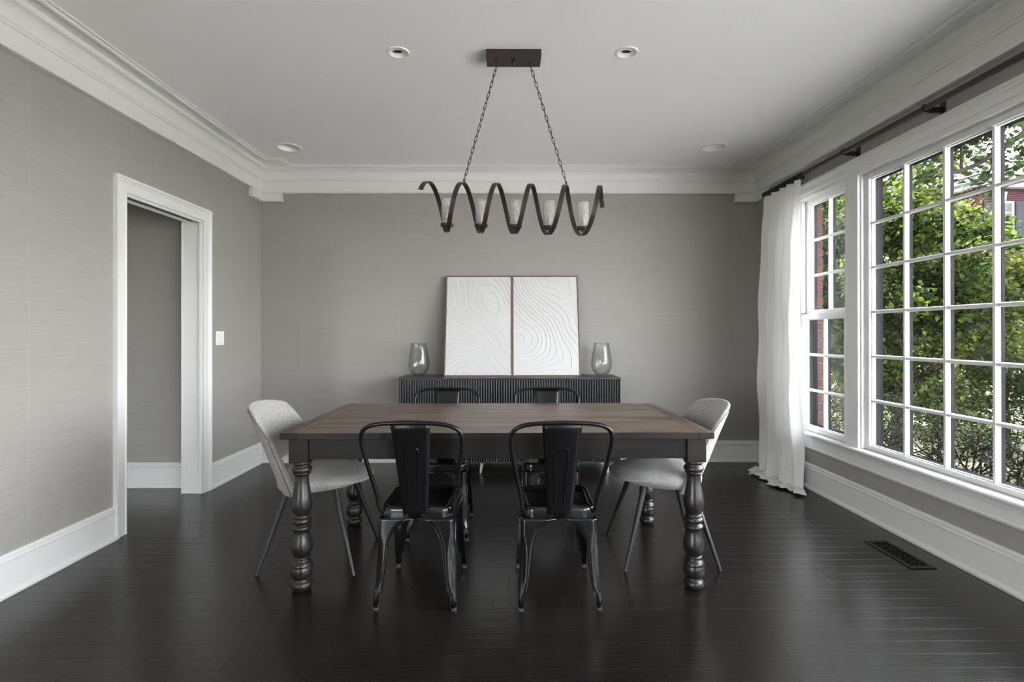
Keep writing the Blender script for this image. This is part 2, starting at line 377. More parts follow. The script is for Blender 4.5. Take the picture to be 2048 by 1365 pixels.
# ceiling with round holes for the recessed lights
RL = [(-1.856, 4.38, .088, 'rear'), (1.735, 4.365, .088, 'rear'), (-.615, 2.893, .050, 'front'), (.662, 2.887, .050, 'front')]
cells = {}
xs = [-6.2, XR+.18]; ys = [YF-.1, 6.2]
for x, y, r, k in RL: xs += [x-.13, x+.13]; ys += [y-.13, y+.13]
xs = sorted(xs); 
cb_ = B()
ysr = sorted([YF-.1, 2.76, 3.02, 4.24, 4.50, 6.2])
for i in range(len(xs)-1):
    for jn in range(len(ysr)-1):
        x0, x1, y0, y1 = xs[i], xs[i+1], ysr[jn], ysr[jn+1]
        hit = [l for l in RL if x0 <= l[0] <= x1 and y0 <= l[1] <= y1 and x1-x0 < .3 and y1-y0 < .3]
        if not hit: cb_.add([(x0,y0,ZC),(x0,y1,ZC),(x1,y1,ZC),(x1,y0,ZC)], [(0,1,2,3)])
        else:
            lx, ly, r, k = hit[0]; N = 32; inner = []; outer = []
            for a in range(N):
                t = 2*PI*a/N; c_, s_ = math.cos(t), math.sin(t)
                inner.append((lx+r*c_, ly+r*s_, ZC))
                tx = ((x1-lx)/c_ if c_ > 1e-6 else (x0-lx)/c_ if c_ < -1e-6 else 9); ty = ((y1-ly)/s_ if s_ > 1e-6 else (y0-ly)/s_ if s_ < -1e-6 else 9)
                q = min(tx, ty); outer.append((lx+q*c_, ly+q*s_, ZC))
            cb_.add(inner+outer, [(a, N+a, N+(a+1) % N, (a+1) % N) for a in range(N)])
            for (qx, qy) in ((x0,y0),(x0,y1),(x1,y0),(x1,y1)):   # corners
                near = sorted(range(N), key=lambda a: (outer[a][0]-qx)**2+(outer[a][1]-qy)**2)[:2]
                cb_.add([outer[near[0]], outer[near[1]], (qx, qy, ZC)], [(0, 1, 2)])
cb_.box(-6.2, XR+.18, YF-.1, 6.2, ZC+.25, ZC+.3)
struct(cb_.build('ceiling', ceil_m), 'pale grey painted ceiling')

# walls
struct(B().box(XL-.14, XR+.18, YB, YB+.14, 0, ZC).build('wall_back', wall_m), 'grey grasscloth wall behind the sideboard')
DY0, DY1, DZ = 3.222, 4.022, 2.112       # doorway
wl = B()
wl.box(XL-.14, XL, -1.0, DY0, 0, ZC); wl.box(XL-.14, XL, YF, -4.0, 0, ZC); wl.box(XL-.14, XL, -4.0, -1.0, 0, .46); wl.box(XL-.14, XL, -4.0, -1.0, 2.32, ZC); wl.box(XL-.14, XL, DY1, YB, 0, ZC); wl.box(XL-.14, XL, DY0, DY1, DZ, ZC)
struct(wl.build('wall_left', wall_m), 'grey grasscloth wall with the cased doorway')
# hall behind the doorway
struct(B().box(-5.0, XL-.14, 4.19, 4.33, 0, ZC).build('wall_hall', wall_m), 'grey wall of the hall seen through the doorway')
hs_ = B().box(-5.14, -5.0, .9, 4.33, 0, ZC); hs_.box(-4.4, XL-.14, .8, .9, 0, ZC); hs_.box(-5.0, -4.4, .8, .9, 2.2, ZC)
struct(hs_.build('wall_hall_side', wall_m))
# window layout on the right wall
WIN = [('side', 3.705, 4.245), ('big', 1.130, 3.490), ('side', .375, .915)]
SZ0, SZ1 = .455, 2.325     # rough opening
wr = B()
OUT = 2.60
wr.box(XR, XR+.12, YF, YB, 0, SZ0); wr.box(XR, XR+.12, YF, YB, SZ1, ZC)
wr.box(XR, XR+.12, 4.29, YB, SZ0, SZ1)
wr.box(XR, XR+.12, -.30, .33, SZ0, SZ1); wr.box(XR, XR+.12, -2.7, -2.3, SZ0, SZ1); wr.box(XR, XR+.12, YF, -5.2, SZ0, SZ1)
struct(wr.build('wall_right', wall_m), 'grey grasscloth wall around the windows')
brick_body = B(); GZ0 = -.415
brick_body.box(XR+.12, OUT-.012, YF-.1, YB+.2, GZ0, SZ0); brick_body.box(XR+.12, OUT-.012, YF-.1, YB+.2, SZ1, 3.2)
brick_body.box(XR+.12, OUT-.012, 4.262, YB+.2, SZ0, SZ1); brick_body.box(XR+.12, OUT-.012, -.30, .345, SZ0, SZ1); brick_body.box(XR+.12, OUT-.012, -2.7, -2.3, SZ0, SZ1); brick_body.box(XR+.12, OUT-.012, YF-.1, -5.2, SZ0, SZ1)
struct(B().box(2.60, 3.25, -8, 9, 2.95, 3.08).build('added_eave', extg), 'unseen dark eave added above the windows to block high sky')  # unseen overhang, added to cut steep skylight on the window frames
struct(B().box(XL-.75, XL-.14, -8, .7, 2.95, 3.08).build('added_eave', extg), 'unseen dark eave added on the opposite side to keep sun out')  # unseen overhang, added to keep direct sun out of the left opening
wb = struct(brick_body.build('wall_outer_brick', mortar_m), 'brick outer leaf seen past the window jamb')
for bi in range(3):
    pass
bm_list = []
for k in range(3):
    b = B().box(-.034, .034, -.01, .09, -.029, .029); o = b.build('brick', brick_unit[k], wb, bevel=.003)
    bm_list.append(o)
z = SZ0+.035; k = 0
while z < SZ1-.02:
    src = bm_list[k % 3] if k < 3 else None
    if k < 3: o = bm_list[k]
    else:
        o = bm_list[random.randrange(3)].copy(); C.objects.link(o)
    o.location = (OUT-.040+random.uniform(-.002, .002), 4.262+random.uniform(-.002, .002), z); z += .067; k += 1
# wall behind the viewpoint
wf = B(); wf.box(XL-.14, XR+.18, YF-.14, YF, 0, ZC)
struct(wf.build('wall_front', wall_m), 'wall behind the viewpoint')

# crown moulding
def cove():
    pr = [(0, 2.578), (.034, 2.578), (.037, 2.583), (.034, 2.590), (.027, 2.594), (.024, 2.602), (.024, 2.688), (.031, 2.691), (.033, 2.697), (.029, 2.703), (.029, 2.708), (.034, 2.711)]
    for k in range(1, 10):
        a = PI/2*k/10; pr.append((.084-.050*math.cos(a), 2.711+.070*math.sin(a)))
    pr += [(.084, 2.783), (.090, 2.785), (.096, 2.792), (.096, ZC), (0, ZC)]
    return pr
def run_x(b, prof, x0, x1, yw, m0, m1, sgn=-1):     # along X on a wall at y = yw; m = 1 inside mitre, -1 outside mitre
    b.loft([[(x0+m0*p, yw+sgn*p, z) for p, z in prof], [(x1-m1*p, yw+sgn*p, z) for p, z in prof]])
def run_y(b, prof, y0, y1, xw, m0, m1, sgn):
    b.loft([[(xw+sgn*p, y0+m0*p, z) for p, z in prof], [(xw+sgn*p, y1-m1*p, z) for p, z in prof]])
cp = cove()
def blockprof(): return [(0, 2.498), (.036, 2.498), (.039, 2.504), (.036, 2.511), (.030, 2.515), (.026, 2.523), (.026, 2.604), (0, 2.604)]
bp = blockprof()
def sidebead(b, run, pos, yw, sgn):   # small vertical bead on the end of a corner block
    pass
b = B(); run_x(b, cp, XL, XR, YB, 1, 1)
struct(b.build('trim_1', trim_m, smooth=True, angle=30), 'white crown moulding above the sideboard wall')
b = B(); run_y(b, cp, YF, YB, XL, 0, 1, 1)
struct(b.build('trim_2', trim_m, smooth=True, angle=30), 'white crown moulding on the doorway wall')
b = B(); run_y(b, cp, YF, YB, XR, 0, 1, -1)
struct(b.build('trim_3', trim_m, smooth=True, angle=30), 'white crown moulding above the windows')
L_ = .212
def vbead(b, x0, x1, y0, y1): b.box(x0, x1, y0, y1, 2.4965, 2.592)
b = B(); run_x(b, bp, XL, XL+L_, YB, 1, 0); run_y(b, bp, YB-L_-.02, YB, XL, 0, 1, 1)
vbead(b, XL+L_-.012, XL+L_+.003, YB-.036, YB+.01); vbead(b, XL-.01, XL+.036, YB-L_-.023, YB-L_-.008)
struct(b.build('trim_4', trim_m, smooth=True, angle=30), 'dropped corner block of the crown moulding, left corner')
b = B(); run_x(b, bp, XR-L_-.01, XR, YB, 0, 1); run_y(b, bp, YB-L_-.02, YB, XR, 0, 1, -1)
vbead(b, XR-L_-.013, XR-L_+.002, YB-.036, YB+.01); vbead(b, XR-.036, XR+.01, YB-L_-.023, YB-L_-.008)
struct(b.build('trim_5', trim_m, smooth=True, angle=30), 'dropped corner block of the crown moulding, window corner')
# ceiling bead with stepped corners
def bead(path, name, label):
    prof = [(-.020, 0), (-.020, -.007), (-.010, -.009), (-.008, -.004), (-.004, -.008), (.002, -.018), (.012, -.021), (.018, -.013), (.019, 0)]
    P = [Vector(p) for p in path]; rings = []
    for i, p in enumerate(P):
        d1 = (P[i]-P[i-1]).normalized() if i else (P[1]-P[0]).normalized(); d2 = (P[i+1]-P[i]).normalized() if i < len(P)-1 else d1
        n1 = Vector((-d1.y, d1.x)); n2 = Vector((-d2.y, d2.x)); m = (n1+n2); m = m/max(.2, m.dot(n1))
        rings.append([(p.x+m.x*q, p.y+m.y*q, ZC+z) for q, z in prof])
    struct(B().loft(rings).build(name, trim_m, smooth=True, angle=30), label)
bead([(XL+.20, YF), (XL+.20, 4.655), (XL+.335, 4.655), (XL+.335, 4.83), (XR-.335, 4.83), (XR-.335, 4.655), (XR-.20, 4.655), (XR-.20, YF)], 'trim_6', 'white ceiling bead with stepped corners')

# baseboards
bb = [(0, 0), (.030, 0), (.032, .012), (.026, .024), (.018, .027), (.017, .160), (.022, .164), (.023, .170), (.015, .176), (.017, .190), (.010, .200), (0, .201)]
def base_run(fn, *runs):
    b = B()
    for r in runs: fn(b, bb, *r)
    return b
struct(base_run(run_x, (XL, XR, YB, 1, 1)).build('baseboard_back', trim_m, smooth=True, angle=30), 'white baseboard under the sideboard wall')
struct(base_run(run_y, (YF, 3.133, XL, 0, 0, 1), (4.124, YB, XL, 0, 1, 1)).build('baseboard_left', trim_m, smooth=True, angle=30), 'white baseboard either side of the doorway')
struct(base_run(run_y, (YF, YB, XR, 0, 1, -1)).build('baseboard_right', trim_m, smooth=True, angle=30), 'white baseboard below the windows')
struct(base_run(run_x, (-5, XL-.14, 4.19, 0, 0)).build('baseboard_hall', trim_m, smooth=True, angle=30), 'white baseboard in the hall')

# doorway casing (cased opening)
d1 = B()
cw = [(0, 0), (.016, 0), (.018, .008), (.014, .012), (.016, .060), (.020, .066), (.020, .074), (.027, .080), (.027, .094), (0, .094)]  # (projection, across) from inner edge outwards
def casing_leg(b, y_in, sgn, ztop):
    b.loft([[(XL+p, y_in+sgn*a, 0) for p, a in cw], [(XL+p, y_in+sgn*a, ztop+a) for p, a in cw]])
casing_leg(d1, DY0-.004, -1, DZ); casing_leg(d1, DY1+.004, 1, DZ)
d1.loft([[(XL+p, DY0-.004-a, DZ+a) for p, a in cw], [(XL+p, DY1+.004+a, DZ+a) for p, a in cw]])
dr = struct(d1.build('door_1', trim_m, smooth=True, angle=25), 'white cased doorway in the left wall')
jb = B(); jb.box(XL-.14, XL+.004, DY1-.006, DY1, 0, DZ); jb.box(XL-.14, XL+.004, DY0, DY0+.006, 0, DZ); jb.box(XL-.05, XL+.004, DY0, DY1, DZ-.008, DZ); jb.box(XL-.14, XL-.085, DY0, DY1, DZ-.008, DZ)
jb.box(XL-.014, XL+.005, DY1-.017, DY1-.006, 0, DZ-.008); jb.box(XL-.014, XL+.005, DY0, DY1, DZ-.019, DZ-.008); jb.box(XL-.105, XL-.09, DY0, DY1, DZ-.022, DZ-.008)
jb.box(XL-.152, XL-.14, DY1-.012, DY1+.08, 0, DZ+.08)
jb.build('door_jamb', trim_m, dr, bevel=.002)
B().box(XL-.086, XL-.049, DY0, DY1, DZ-.003, DZ+.0).build('track_groove', holem, dr)

# light switch
sw = thing('light_switch', 'white double rocker light switch beside the doorway', 'light switch', (XL, 4.27, 1.20))
B().box(0, .006, -.058, .058, -.058, .058).build('cover_plate', plastic, sw, bevel=.003)
for dy in (-.023, .023):
    B().add([(.006, dy-.017, -.034), (.006, dy+.017, -.034), (.006, dy+.017, .034), (.006, dy-.017, .034), (.007, dy-.0165, -.033), (.007, dy+.0165, -.033), (.011, dy+.0165, .033), (.011, dy-.0165, .033)],
            [(0,1,5,4),(1,2,6,5),(2,3,7,6),(3,0,4,7),(4,5,6,7)]).build('rocker', plastic, sw, bevel=.0008)

# ------------------------------------------------------------------ windows
GX = 2.458      # glass plane of the picture window
def muntin_prof(b, axis, c, a0, a1, gx, wd=.0125, dp=.024, plane=None):
    # bar with bevelled room side; axis 'z' = vertical bar at y=c from z a0..a1, 'y' = horizontal at z=c
    pr = [(-wd, 0), (-wd, -.005), (-.009, -.014), (-.007, -dp), (.007, -dp), (.009, -.014), (wd, -.005), (wd, 0)]
    if axis == 'z': b.loft([[(gx+d, c+t, a0) for t, d in pr], [(gx+d, c+t, a1) for t, d in pr]])
    else: b.loft([[(gx+d, a0, c+t) for t, d in pr], [(gx+d, a1, c+t) for t, d in pr]])
def sash(parent, y0, y1, z0, z1, gx, cols, rows, stile=.035, railb=.035, railt=.035, thick=.034, dark=True):
    # y0..y1, z0..z1 are the daylight limits of the glass
    b = B()
    b.box(gx-thick, gx+.012, y0-stile, y0, z0-railb, z1+railt); b.box(gx-thick, gx+.012, y1, y1+stile, z0-railb, z1+railt)
    b.box(gx-thick, gx+.012, y0, y1, z0-railb, z0); b.box(gx-thick, gx+.012, y0, y1, z1, z1+railt)
    b.build('sash_frame', win_m, parent, bevel=.003)
    # glazing bead
    g = B(); e = .006
    for (a, bb_) in ((y0, y0+e), (y1-e, y1)): g.box(gx-.018, gx, a, bb_, z0, z1)
    g.box(gx-.018, gx, y0, y1, z0, z0+e); g.box(gx-.018, gx, y0, y1, z1-e, z1)
    g.build('glazing_bead', win_m, parent, bevel=.003)
    cs = [y0+(y1-y0)*k/cols for k in range(1, cols)]; rs = [z0+(z1-z0)*k/rows for k in range(1, rows)]
    for c in cs:
        m = B(); muntin_prof(m, 'z', c, z0, z1, gx); m.build('muntin', win_m, parent)
        d = B(); d.box(gx+.005, gx+.022, c-.0115, c+.0115, z0, z1); o = d.build('outer_muntin', extg, parent); o['label'] = 'dark outer glazing bar'
    for r in rs:
        m = B(); muntin_prof(m, 'y', r, y0, y1, gx, .0122, .0215); m.build('muntin', win_m, parent)
        d = B(); d.box(gx+.005, gx+.022, y0, y1, r-.010, r+.010); o = d.build('outer_muntin', extg, parent); o['label'] = 'dark outer glazing bar'
    Y = [y0]+cs+[y1]; Z = [z0]+rs+[z1]
    me = None
    for i in range(cols):
        for k in range(rows):
            o = B().add([(gx+.002, Y[i], Z[k]), (gx+.002, Y[i+1], Z[k]), (gx+.002, Y[i+1], Z[k+1]), (gx+.002, Y[i], Z[k+1])], [(0, 1, 2, 3)]).build('pane', pane_m, parent)
for wi, (kind, y0, y1) in enumerate(WIN):
    lab = ['white side sash window between the curtain and the wide mullion', 'large white picture window of small square panes', 'white side sash window beyond the picture window'][wi]
    root = bpy.data.objects.new('window_%d' % (wi+1), None); C.objects.link(root); struct(root, lab)
    if kind == 'big':
        g0, g1 = 1.107, 3.467
        sash(root, g0, g1, .483, 2.277, GX, 8, 6, .038, .04, .045)
        f = B(); f.box(XR-.004, 2.50, g1+.036, g1+.05, .44, 2.335); f.box(XR-.004, 2.50, g0-.05, g0-.036, .44, 2.335); f.box(XR-.004, 2.50, g0-.04, g1+.04, 2.318, 2.335)
        f.build('jamb', win_m, root, bevel=.002)
        e = B(); e.box(2.472, 2.520, g1+.001, g1+.05, .44, 2.33); e.box(2.472, 2.520, g0-.05, g0-.001, .44, 2.33); e.box(2.472, 2.515, g0, g1, 2.278, 2.33); e.box(2.472, 2.53, g0, g1, .43, .480)
        e.build('outer_frame', extg, root)
    else:
        a0, a1 = (3.722, 4.225) if wi == 0 else (.397, .90)
        sash(root, a0, a1, .491, 1.350, 2.452, 2, 3, .045, .048, .040)
        sash(root, a0, a1, 1.420, 2.280, 2.492, 2, 3, .045, .055, .045)
        f = B(); f.box(XR-.004, 2.51, a1+.045, a1+.065, .44, 2.335); f.box(XR-.004, 2.51, a0-.065, a0-.045, .44, 2.335); f.box(XR-.004, 2.51, a0-.05, a1+.05, 2.322, 2.337)
        f.box(2.418, 2.452, a1+.03, a1+.046, 1.40, 2.33)
        f.build('jamb', win_m, root, bevel=.002)
        e = B(); e.box(2.466, 2.530, a1+.001, a1+.05, .44, 1.42); e.box(2.506, 2.530, a1+.001, a1+.05, 1.42, 2.33); e.box(2.506, 2.530, a0-.05, a0-.001, .44, 2.33); e.box(2.506, 2.53, a0, a1, 2.281, 2.33); e.box(2.47, 2.54, a0, a1, .43, .488)
        e.build('outer_frame', extg, root)
        lk = B().box(2.405, 2.418, (a0+a1)/2-.02, (a0+a1)/2+.02, 1.391, 1.402); lk.build('sash_lock', win_m, root, bevel=.002)
# wide mullions, head and side casings, stool, apron
mu = B()
for (a, b_) in ((3.515, 3.620), (.965, 1.060)):
    mu.box(XR-.022, 2.50, a, b_, .452, 2.322); 
mu.box(2.50, 2.53, 3.50, 3.68, .44, 2.33); mu.box(2.50, 2.53, .94, 1.07, .44, 2.33)
mu.box(XR, 2.50, 3.60, 3.665, .452, 2.33); mu.box(XR, 2.50, .95, .97, .452, 2.33)
struct(mu.build('trim_7', trim_m, bevel=.004), 'wide white mullions between the windows')
hc = B()
hp = [(0, 2.318), (.018, 2.318), (.020, 2.324), (.016, 2.330), (.018, 2.352), (.022, 2.356), (.022, 2.398), (.026, 2.402), (.028, 2.414), (.034, 2.420), (.034, 2.436), (.024, 2.440), (0, 2.440)]
run_y(hc, hp, .285, 4.36, XR, 0, 0, -1)
hc.box(XR-.022, XR, 4.285, 4.355, .45, 2.33); hc.box(XR-.022, XR, .27, .335, .45, 2.33)
struct(hc.build('trim_8', trim_m, smooth=True, angle=20), 'white head and side casing of the window group')
st = B()
sp = [(-.06, .430), (.030, .430), (.052, .432), (.058, .438), (.058, .446), (.052, .452), (-.06, .453)]
run_y(st, sp, .23, 4.40, XR, 0, 0, -1)
ap = [(0, .318), (.016, .318), (.020, .324), (.022, .332), (.018, .338), (.018, .392), (.024, .396), (.024, .402), (.032, .408), (.032, .414), (.040, .420), (.044, .430), (0, .430)]
run_y(st, ap, .26, 4.37, XR, 0, 0, -1)
struct(st.build('trim_9', trim_m, smooth=True, angle=20), 'white window stool and apron')
portal((2.56, 2.27, 1.4), (0, PI/2, 0), 1.9, 4.0)

root = bpy.data.objects.new('window_6', None); C.objects.link(root); struct(root, 'unseen white window added on the doorway wall as fill light, behind the viewpoint')  # added opening, out of view, fills the window wall with daylight
wb6 = B(); wb6.box(XL-.10, XL-.04, -4.0, -1.0, .46, .50); wb6.box(XL-.10, XL-.04, -4.0, -1.0, 2.28, 2.32)
for q in range(3): wb6.box(XL-.10, XL-.04, -4.0+q*1.48, -3.96+q*1.48, .5, 2.28)
wb6.build('sash_frame', trim_m, root)
portal((XL-.16, -2.5, 1.4), (0, -PI/2, 0), 1.9, 3.1)
# unseen windows added behind the viewpoint for more daylight (same wall)
root = bpy.data.objects.new('window_4', None); C.objects.link(root); struct(root, 'unseen white window added behind the viewpoint for daylight')
sash(root, -2.25, -.35, .483, 2.277, GX, 3, 3, .05, .04, .045)
root = bpy.data.objects.new('window_5', None); C.objects.link(root); struct(root, 'unseen white window added far behind the viewpoint for daylight')  # second added opening, out of view, for more light from the right
sash(root, -5.15, -2.75, .483, 2.277, GX, 4, 3, .05, .04, .045)
portal((2.56, -1.3, 1.4), (0, PI/2, 0), 1.9, 1.95)
portal((2.56, -3.95, 1.4), (0, PI/2, 0), 1.9, 2.5)

# ------------------------------------------------------------------ recessed ceiling lights
for i, (x, y, r, k) in enumerate(RL):
    lab = {('rear', 0): 'open white recessed downlight near the doorway corner of the ceiling', ('rear', 1): 'open white recessed downlight near the window corner of the ceiling',
           ('front', 2): 'small white recessed slot spotlight left of the chandelier plate', ('front', 3): 'small white recessed slot spotlight right of the chandelier plate'}[(k, i)]
    t = thing('recessed_light', lab, 'ceiling light', (x, y, ZC), 0, 'recessed lights in the ceiling')
    if k == 'rear':
        B().lathe([(r-.004, .03), (r-.002, -.002), (r+.002, -.006), (r+.018, -.006), (r+.022, -.003), (r+.022, .001), (r, .001)], cap=False).build('trim_ring', shade_white, t, smooth=True)
        B().lathe([(r-.004, 0), (r-.008, .01), (r-.022, .09), (.03, .10), (.001, .10)], cap=False).build('reflector', shade_white, t, smooth=True)
        B().lathe([(.001, .072), (.02, .073), (.03, .08), (.03, .10)], cap=False).build('lamp', plastic, t, smooth=True)
    else:
        B().lathe([(r-.002, .03), (r-.002, -.002), (r+.002, -.005), (r+.010, -.005), (r+.013, .001)], cap=False).build('trim_ring', shade_white, t, smooth=True)
        B().lathe([(r-.002, -.001), (r-.008, .002), (.020, .009), (.0005, .010)], cap=False).build('insert', shade_white, t, smooth=True)
        vs = [(.024*math.cos(2*PI*q/24)*1.1-.004, .012*math.sin(2*PI*q/24), .003) for q in range(24)]
        vs2 = [(a, b_, .007) for a, b_, c in vs]
        B().loft([vs, vs2]).build('slot', holem, t)
        B().loft([[(a*1.12, b_*1.25, .0055) for a, b_, c in vs], [(a*1.12, b_*1.25, .008) for a, b_, c in vs]]).build('slot_rim', shade_white, t)

# ------------------------------------------------------------------ chandelier
YC = 2.912
ch = thing('chandelier', 'bronze spiral ribbon chandelier with five seeded glass candle cups', 'chandelier', (.028, YC, ZC))
B().box(-.153, .153, -.060, .062, -.040, .0).build('ceiling_plate', bronze, ch, bevel=.003)
o = B().lathe([(.010, -.040), (.010, -.052), (.008, -.058), (.006, -.062), (.001, -.064)][::-1], cap=True).build('plate_nut', bronze, ch, smooth=True)
XA, XB = -.470, .487    # peak0, peak5 local x
def hz(x): return -.860 - .022*(x-XA)/(XB-XA)      # axis height
R_ = .137
rib = []; nseg = 260
for i in range(nseg+1):
    th = math.radians(-62) + (math.radians(1800+68+62))*i/nseg
    x = XA + (XB-XA)*th/(10*PI); c, s = math.cos(th), math.sin(th)
    hw = .0125; t2 = .0028; ax = Vector((1, 0, 0)); tang = Vector(((XB-XA)/(10*PI), R_*c, -R_*s)).normalized()
    nrm = Vector((0, s, c)); bi = tang.cross(nrm).normalized()
    P = Vector((x, R_*s, hz(x)+R_*c))
    rib.append([P+bi*hw+nrm*t2, P-bi*hw+nrm*t2, P-bi*hw-nrm*t2, P+bi*hw-nrm*t2])
B().loft(rib).build('spiral_ribbon', bronze, ch, smooth=True, angle=40)
for k in range(5):
    x = XA+(XB-XA)*(k+.5)/5; zb = hz(x)-R_+.034
    cup = B().lathe([(.001, -.020), (.008, -.020), (.010, -.008), (.037, -.004), (.038, .010), (.030, .012), (.001, .012)], x, 0, 28, cap=False)
    cu = cup.build('candle_cup', bronze, ch, smooth=True); cu.location = (0, 0, zb)
    gl = B().lathe([(.0315, .010), (.0320, .06), (.0318, .148), (.0305, .149), (.0300, .146), (.0298, .012)], 0, 0, 32, cap=False).build('glass_cylinder', seeded_m, ch, smooth=True); gl.location = (x, 0, zb)
    so = B().lathe([(.010, .010), (.0105, .046), (.0085, .050), (.0085, .056), (.001, .057)], 0, 0, 20, cap=False).build('candle_socket', brass, ch, smooth=True); so.location = (x, 0, zb)
    bu = B().lathe([(.007, .055), (.012, .068), (.0145, .082), (.012, .100), (.006, .116), (.0005, .124)], 0, 0, 20, cap=False).build('bulb', bulb_m, ch, smooth=True); bu.location = (x, 0, zb)
    fi = B().tube([(0, 0, .056), (.003, 0, .07), (-.003, 0, .085), (.002, 0, .1)], .0009, 5).build('filament', brass, bu)
# chain links
lk = B(); pts = []
for k in range(16):
    a = 2*PI*k/16; pts.append((.0065*math.cos(a), 0, .0125*math.copysign(1, math.sin(a))*(1 if abs(math.sin(a)) > .2 else 0)*.6 + .0085*math.sin(a)))
lk.tube(pts, .0019, 6, closed=True, up=(0, 1, 0))
lme = bpy.data.meshes.new('chain_link'); lme.from_pydata(lk.V, [], lk.F); lme.materials.append(bronze); lme.polygons.foreach_set('use_smooth', [True]*len(lme.polygons))
for (x0, x1, kk) in ((-.094, XA+(XB-XA)/5, 1), (.094, XA+(XB-XA)*4/5, 4)):
    p0 = Vector((x0, 0, -.060)); p1 = Vector((x1, 0, hz(x1)+R_+.018)); n = 21; q = (p1-p0).to_track_quat('Z', 'Y')
    for i in range(n):
        o = bpy.data.objects.new('chain_link', lme); C.objects.link(o); o.parent = ch; o.location = p0.lerp(p1, (i+.5)/n)
        o.rotation_mode = 'QUATERNION'; o.rotation_quaternion = q @ Euler((0, 0, (i % 2)*PI/2+.35)).to_quaternion(); s_ = (p1-p0).length/n/.0262; o.scale = (1, 1, s_*1.0)
    hk = B().tube(smoothpath([(x0, 0, -.040), (x0+.007, 0, -.046), (x0, 0, -.060), (x0-.007, 0, -.048), (x0-.002, 0, -.041)]), .002, 6); hk.build('hook', bronze, ch, smooth=True)
    hk = B().tube([(x1-.0, 0, hz(x1)+R_), (x1, 0, hz(x1)+R_+.016)], .003, 6); hk.tube([(x1+.006*math.cos(a), 0, hz(x1)+R_+.018+.006*math.sin(a)) for a in np.linspace(0, 2*PI, 13)[:-1]], .0018, 6, closed=True); hk.build('hook', bronze, ch, smooth=True)

# ------------------------------------------------------------------ curtain rod and curtain
RX, RZ = 2.302, 2.482
cr_ = thing('curtain_rod', 'dark metal curtain rod running above the windows', 'curtain rod', (RX, 4.64, RZ))
B().tube([(0, 0, 0), (0, -4.6, 0)], .0165, 16).build('rod', rodm, cr_, smooth=True)
B().lathe([(.001, -.024), (.012, -.021), (.021, -.012), (.024, 0), (.021, .012), (.014, .019), (.012, .03), (.0125, .04)], 0, 0, 24, cap=False).build('finial', rodm, cr_, smooth=True).rotation_euler = (PI/2, 0, 0)
for y in (3.535, 2.842, .2):
    b = B().box(XR-RX-.006, XR-RX, y-4.64-.018, y-4.64+.018, -.060, .040); b.box(.012, XR-RX-.004, y-4.64-.005, y-4.64+.005, -.026, .004)
    b.tube([(0.0195*math.cos(a), y-4.64, .0195*math.sin(a)) for a in np.linspace(0, 2*PI, 15)[:-1]], .004, 6, closed=True)
    b.build('bracket', rodm, cr_, bevel=.001)
ring = B().tube([(.027*math.cos(a), 0, .027*math.sin(a)-.009) for a in np.linspace(0, 2*PI, 21)[:-1]], .0042, 6, closed=True, up=(0, 1, 0)).build('ring', rodm, cr_, smooth=True)
ring.location = (0, -.05, 0)
for i in range(17):
    o = ring.copy(); C.objects.link(o); o.location = (0, -.085-.0315*i+random.uniform(-.008, .008), 0); o.rotation_euler = (random.uniform(-.1, .1), 0, random.uniform(-.5, .5))
cur = B(); NU, NV = 190, 90
ztop = 2.446
for jv in range(NV+1):
    s = jv/NV; Lc = 2.446+.20; d = s*Lc           # arc length from the top
    for iu in range(NU+1):
        u = iu/NU
        nf = 5
        head = math.exp(-d/.09); mid = 1-math.exp(-d/.25)
        ph = 2*PI*nf*u + .5*math.sin(2.2*u*PI+1) + .25*math.sin(1.3*d+u*4)*mid
        kb = min(1, max(0, (d-1.7)/.7)); fold = (1-.45*kb)*math.sin(ph) + .5*kb*math.sin(ph*.42+.8) + .25*math.sin(2*ph+.6+d*.5)*mid + .14*math.sin(ph*.5+d)
        amp = (.050*mid + .022*head)*(1-.35*min(1, max(0, d-2.2)/.3))
        wide = .60 + .012*d
        yy = 4.645 - u*wide*(1-.02*math.sin(d*2)) + .012*math.cos(ph)*mid + .05*max(0, (d-1.6)/.9)*(1 if False else (u-.3)*-.2)
        xx = RX - .018 + amp*fold - .010*d
        xx += .006*math.sin(9*d+7*u*3)*mid
        zz = ztop - d
        # puddle on the floor
        over = d - (ztop-.012)
        flare = max(0, d-2.02)/.44
        fl = min(flare, 1)**2
        out = .035*fl
        if over > 0:
            zz = .012 + .045*abs(math.sin(ph*.42+1.3))*min(1, over/.05)*(1-over/.24) + .006*math.sin(ph*1.3)**2
            out += over*(.62+.14*math.sin(ph*.42+.4))
        else: zz = max(.012, zz + .02*fl*math.sin(ph*.8))
        ang = -PI*.5 - (1-u)*.95*1.0 + .15        # direction of spread
        dirx = -.85+.9*max(0, u-.6)*1.6; diry = -.35-.35*u
        xx += out*dirx; yy += out*diry
        cur.V.append((min(xx, XR-.045), yy, zz))
for jv in range(NV):
    for iu in range(NU):
        a = jv*(NU+1)+iu; cur.F.append((a, a+1, a+NU+2, a+NU+1))
co = cur.build('curtain', linen_m, None, smooth=True, angle=80, solid=.002)
tag(co, 'long white linen curtain hanging from the rod and pooling on the floor', 'curtain')

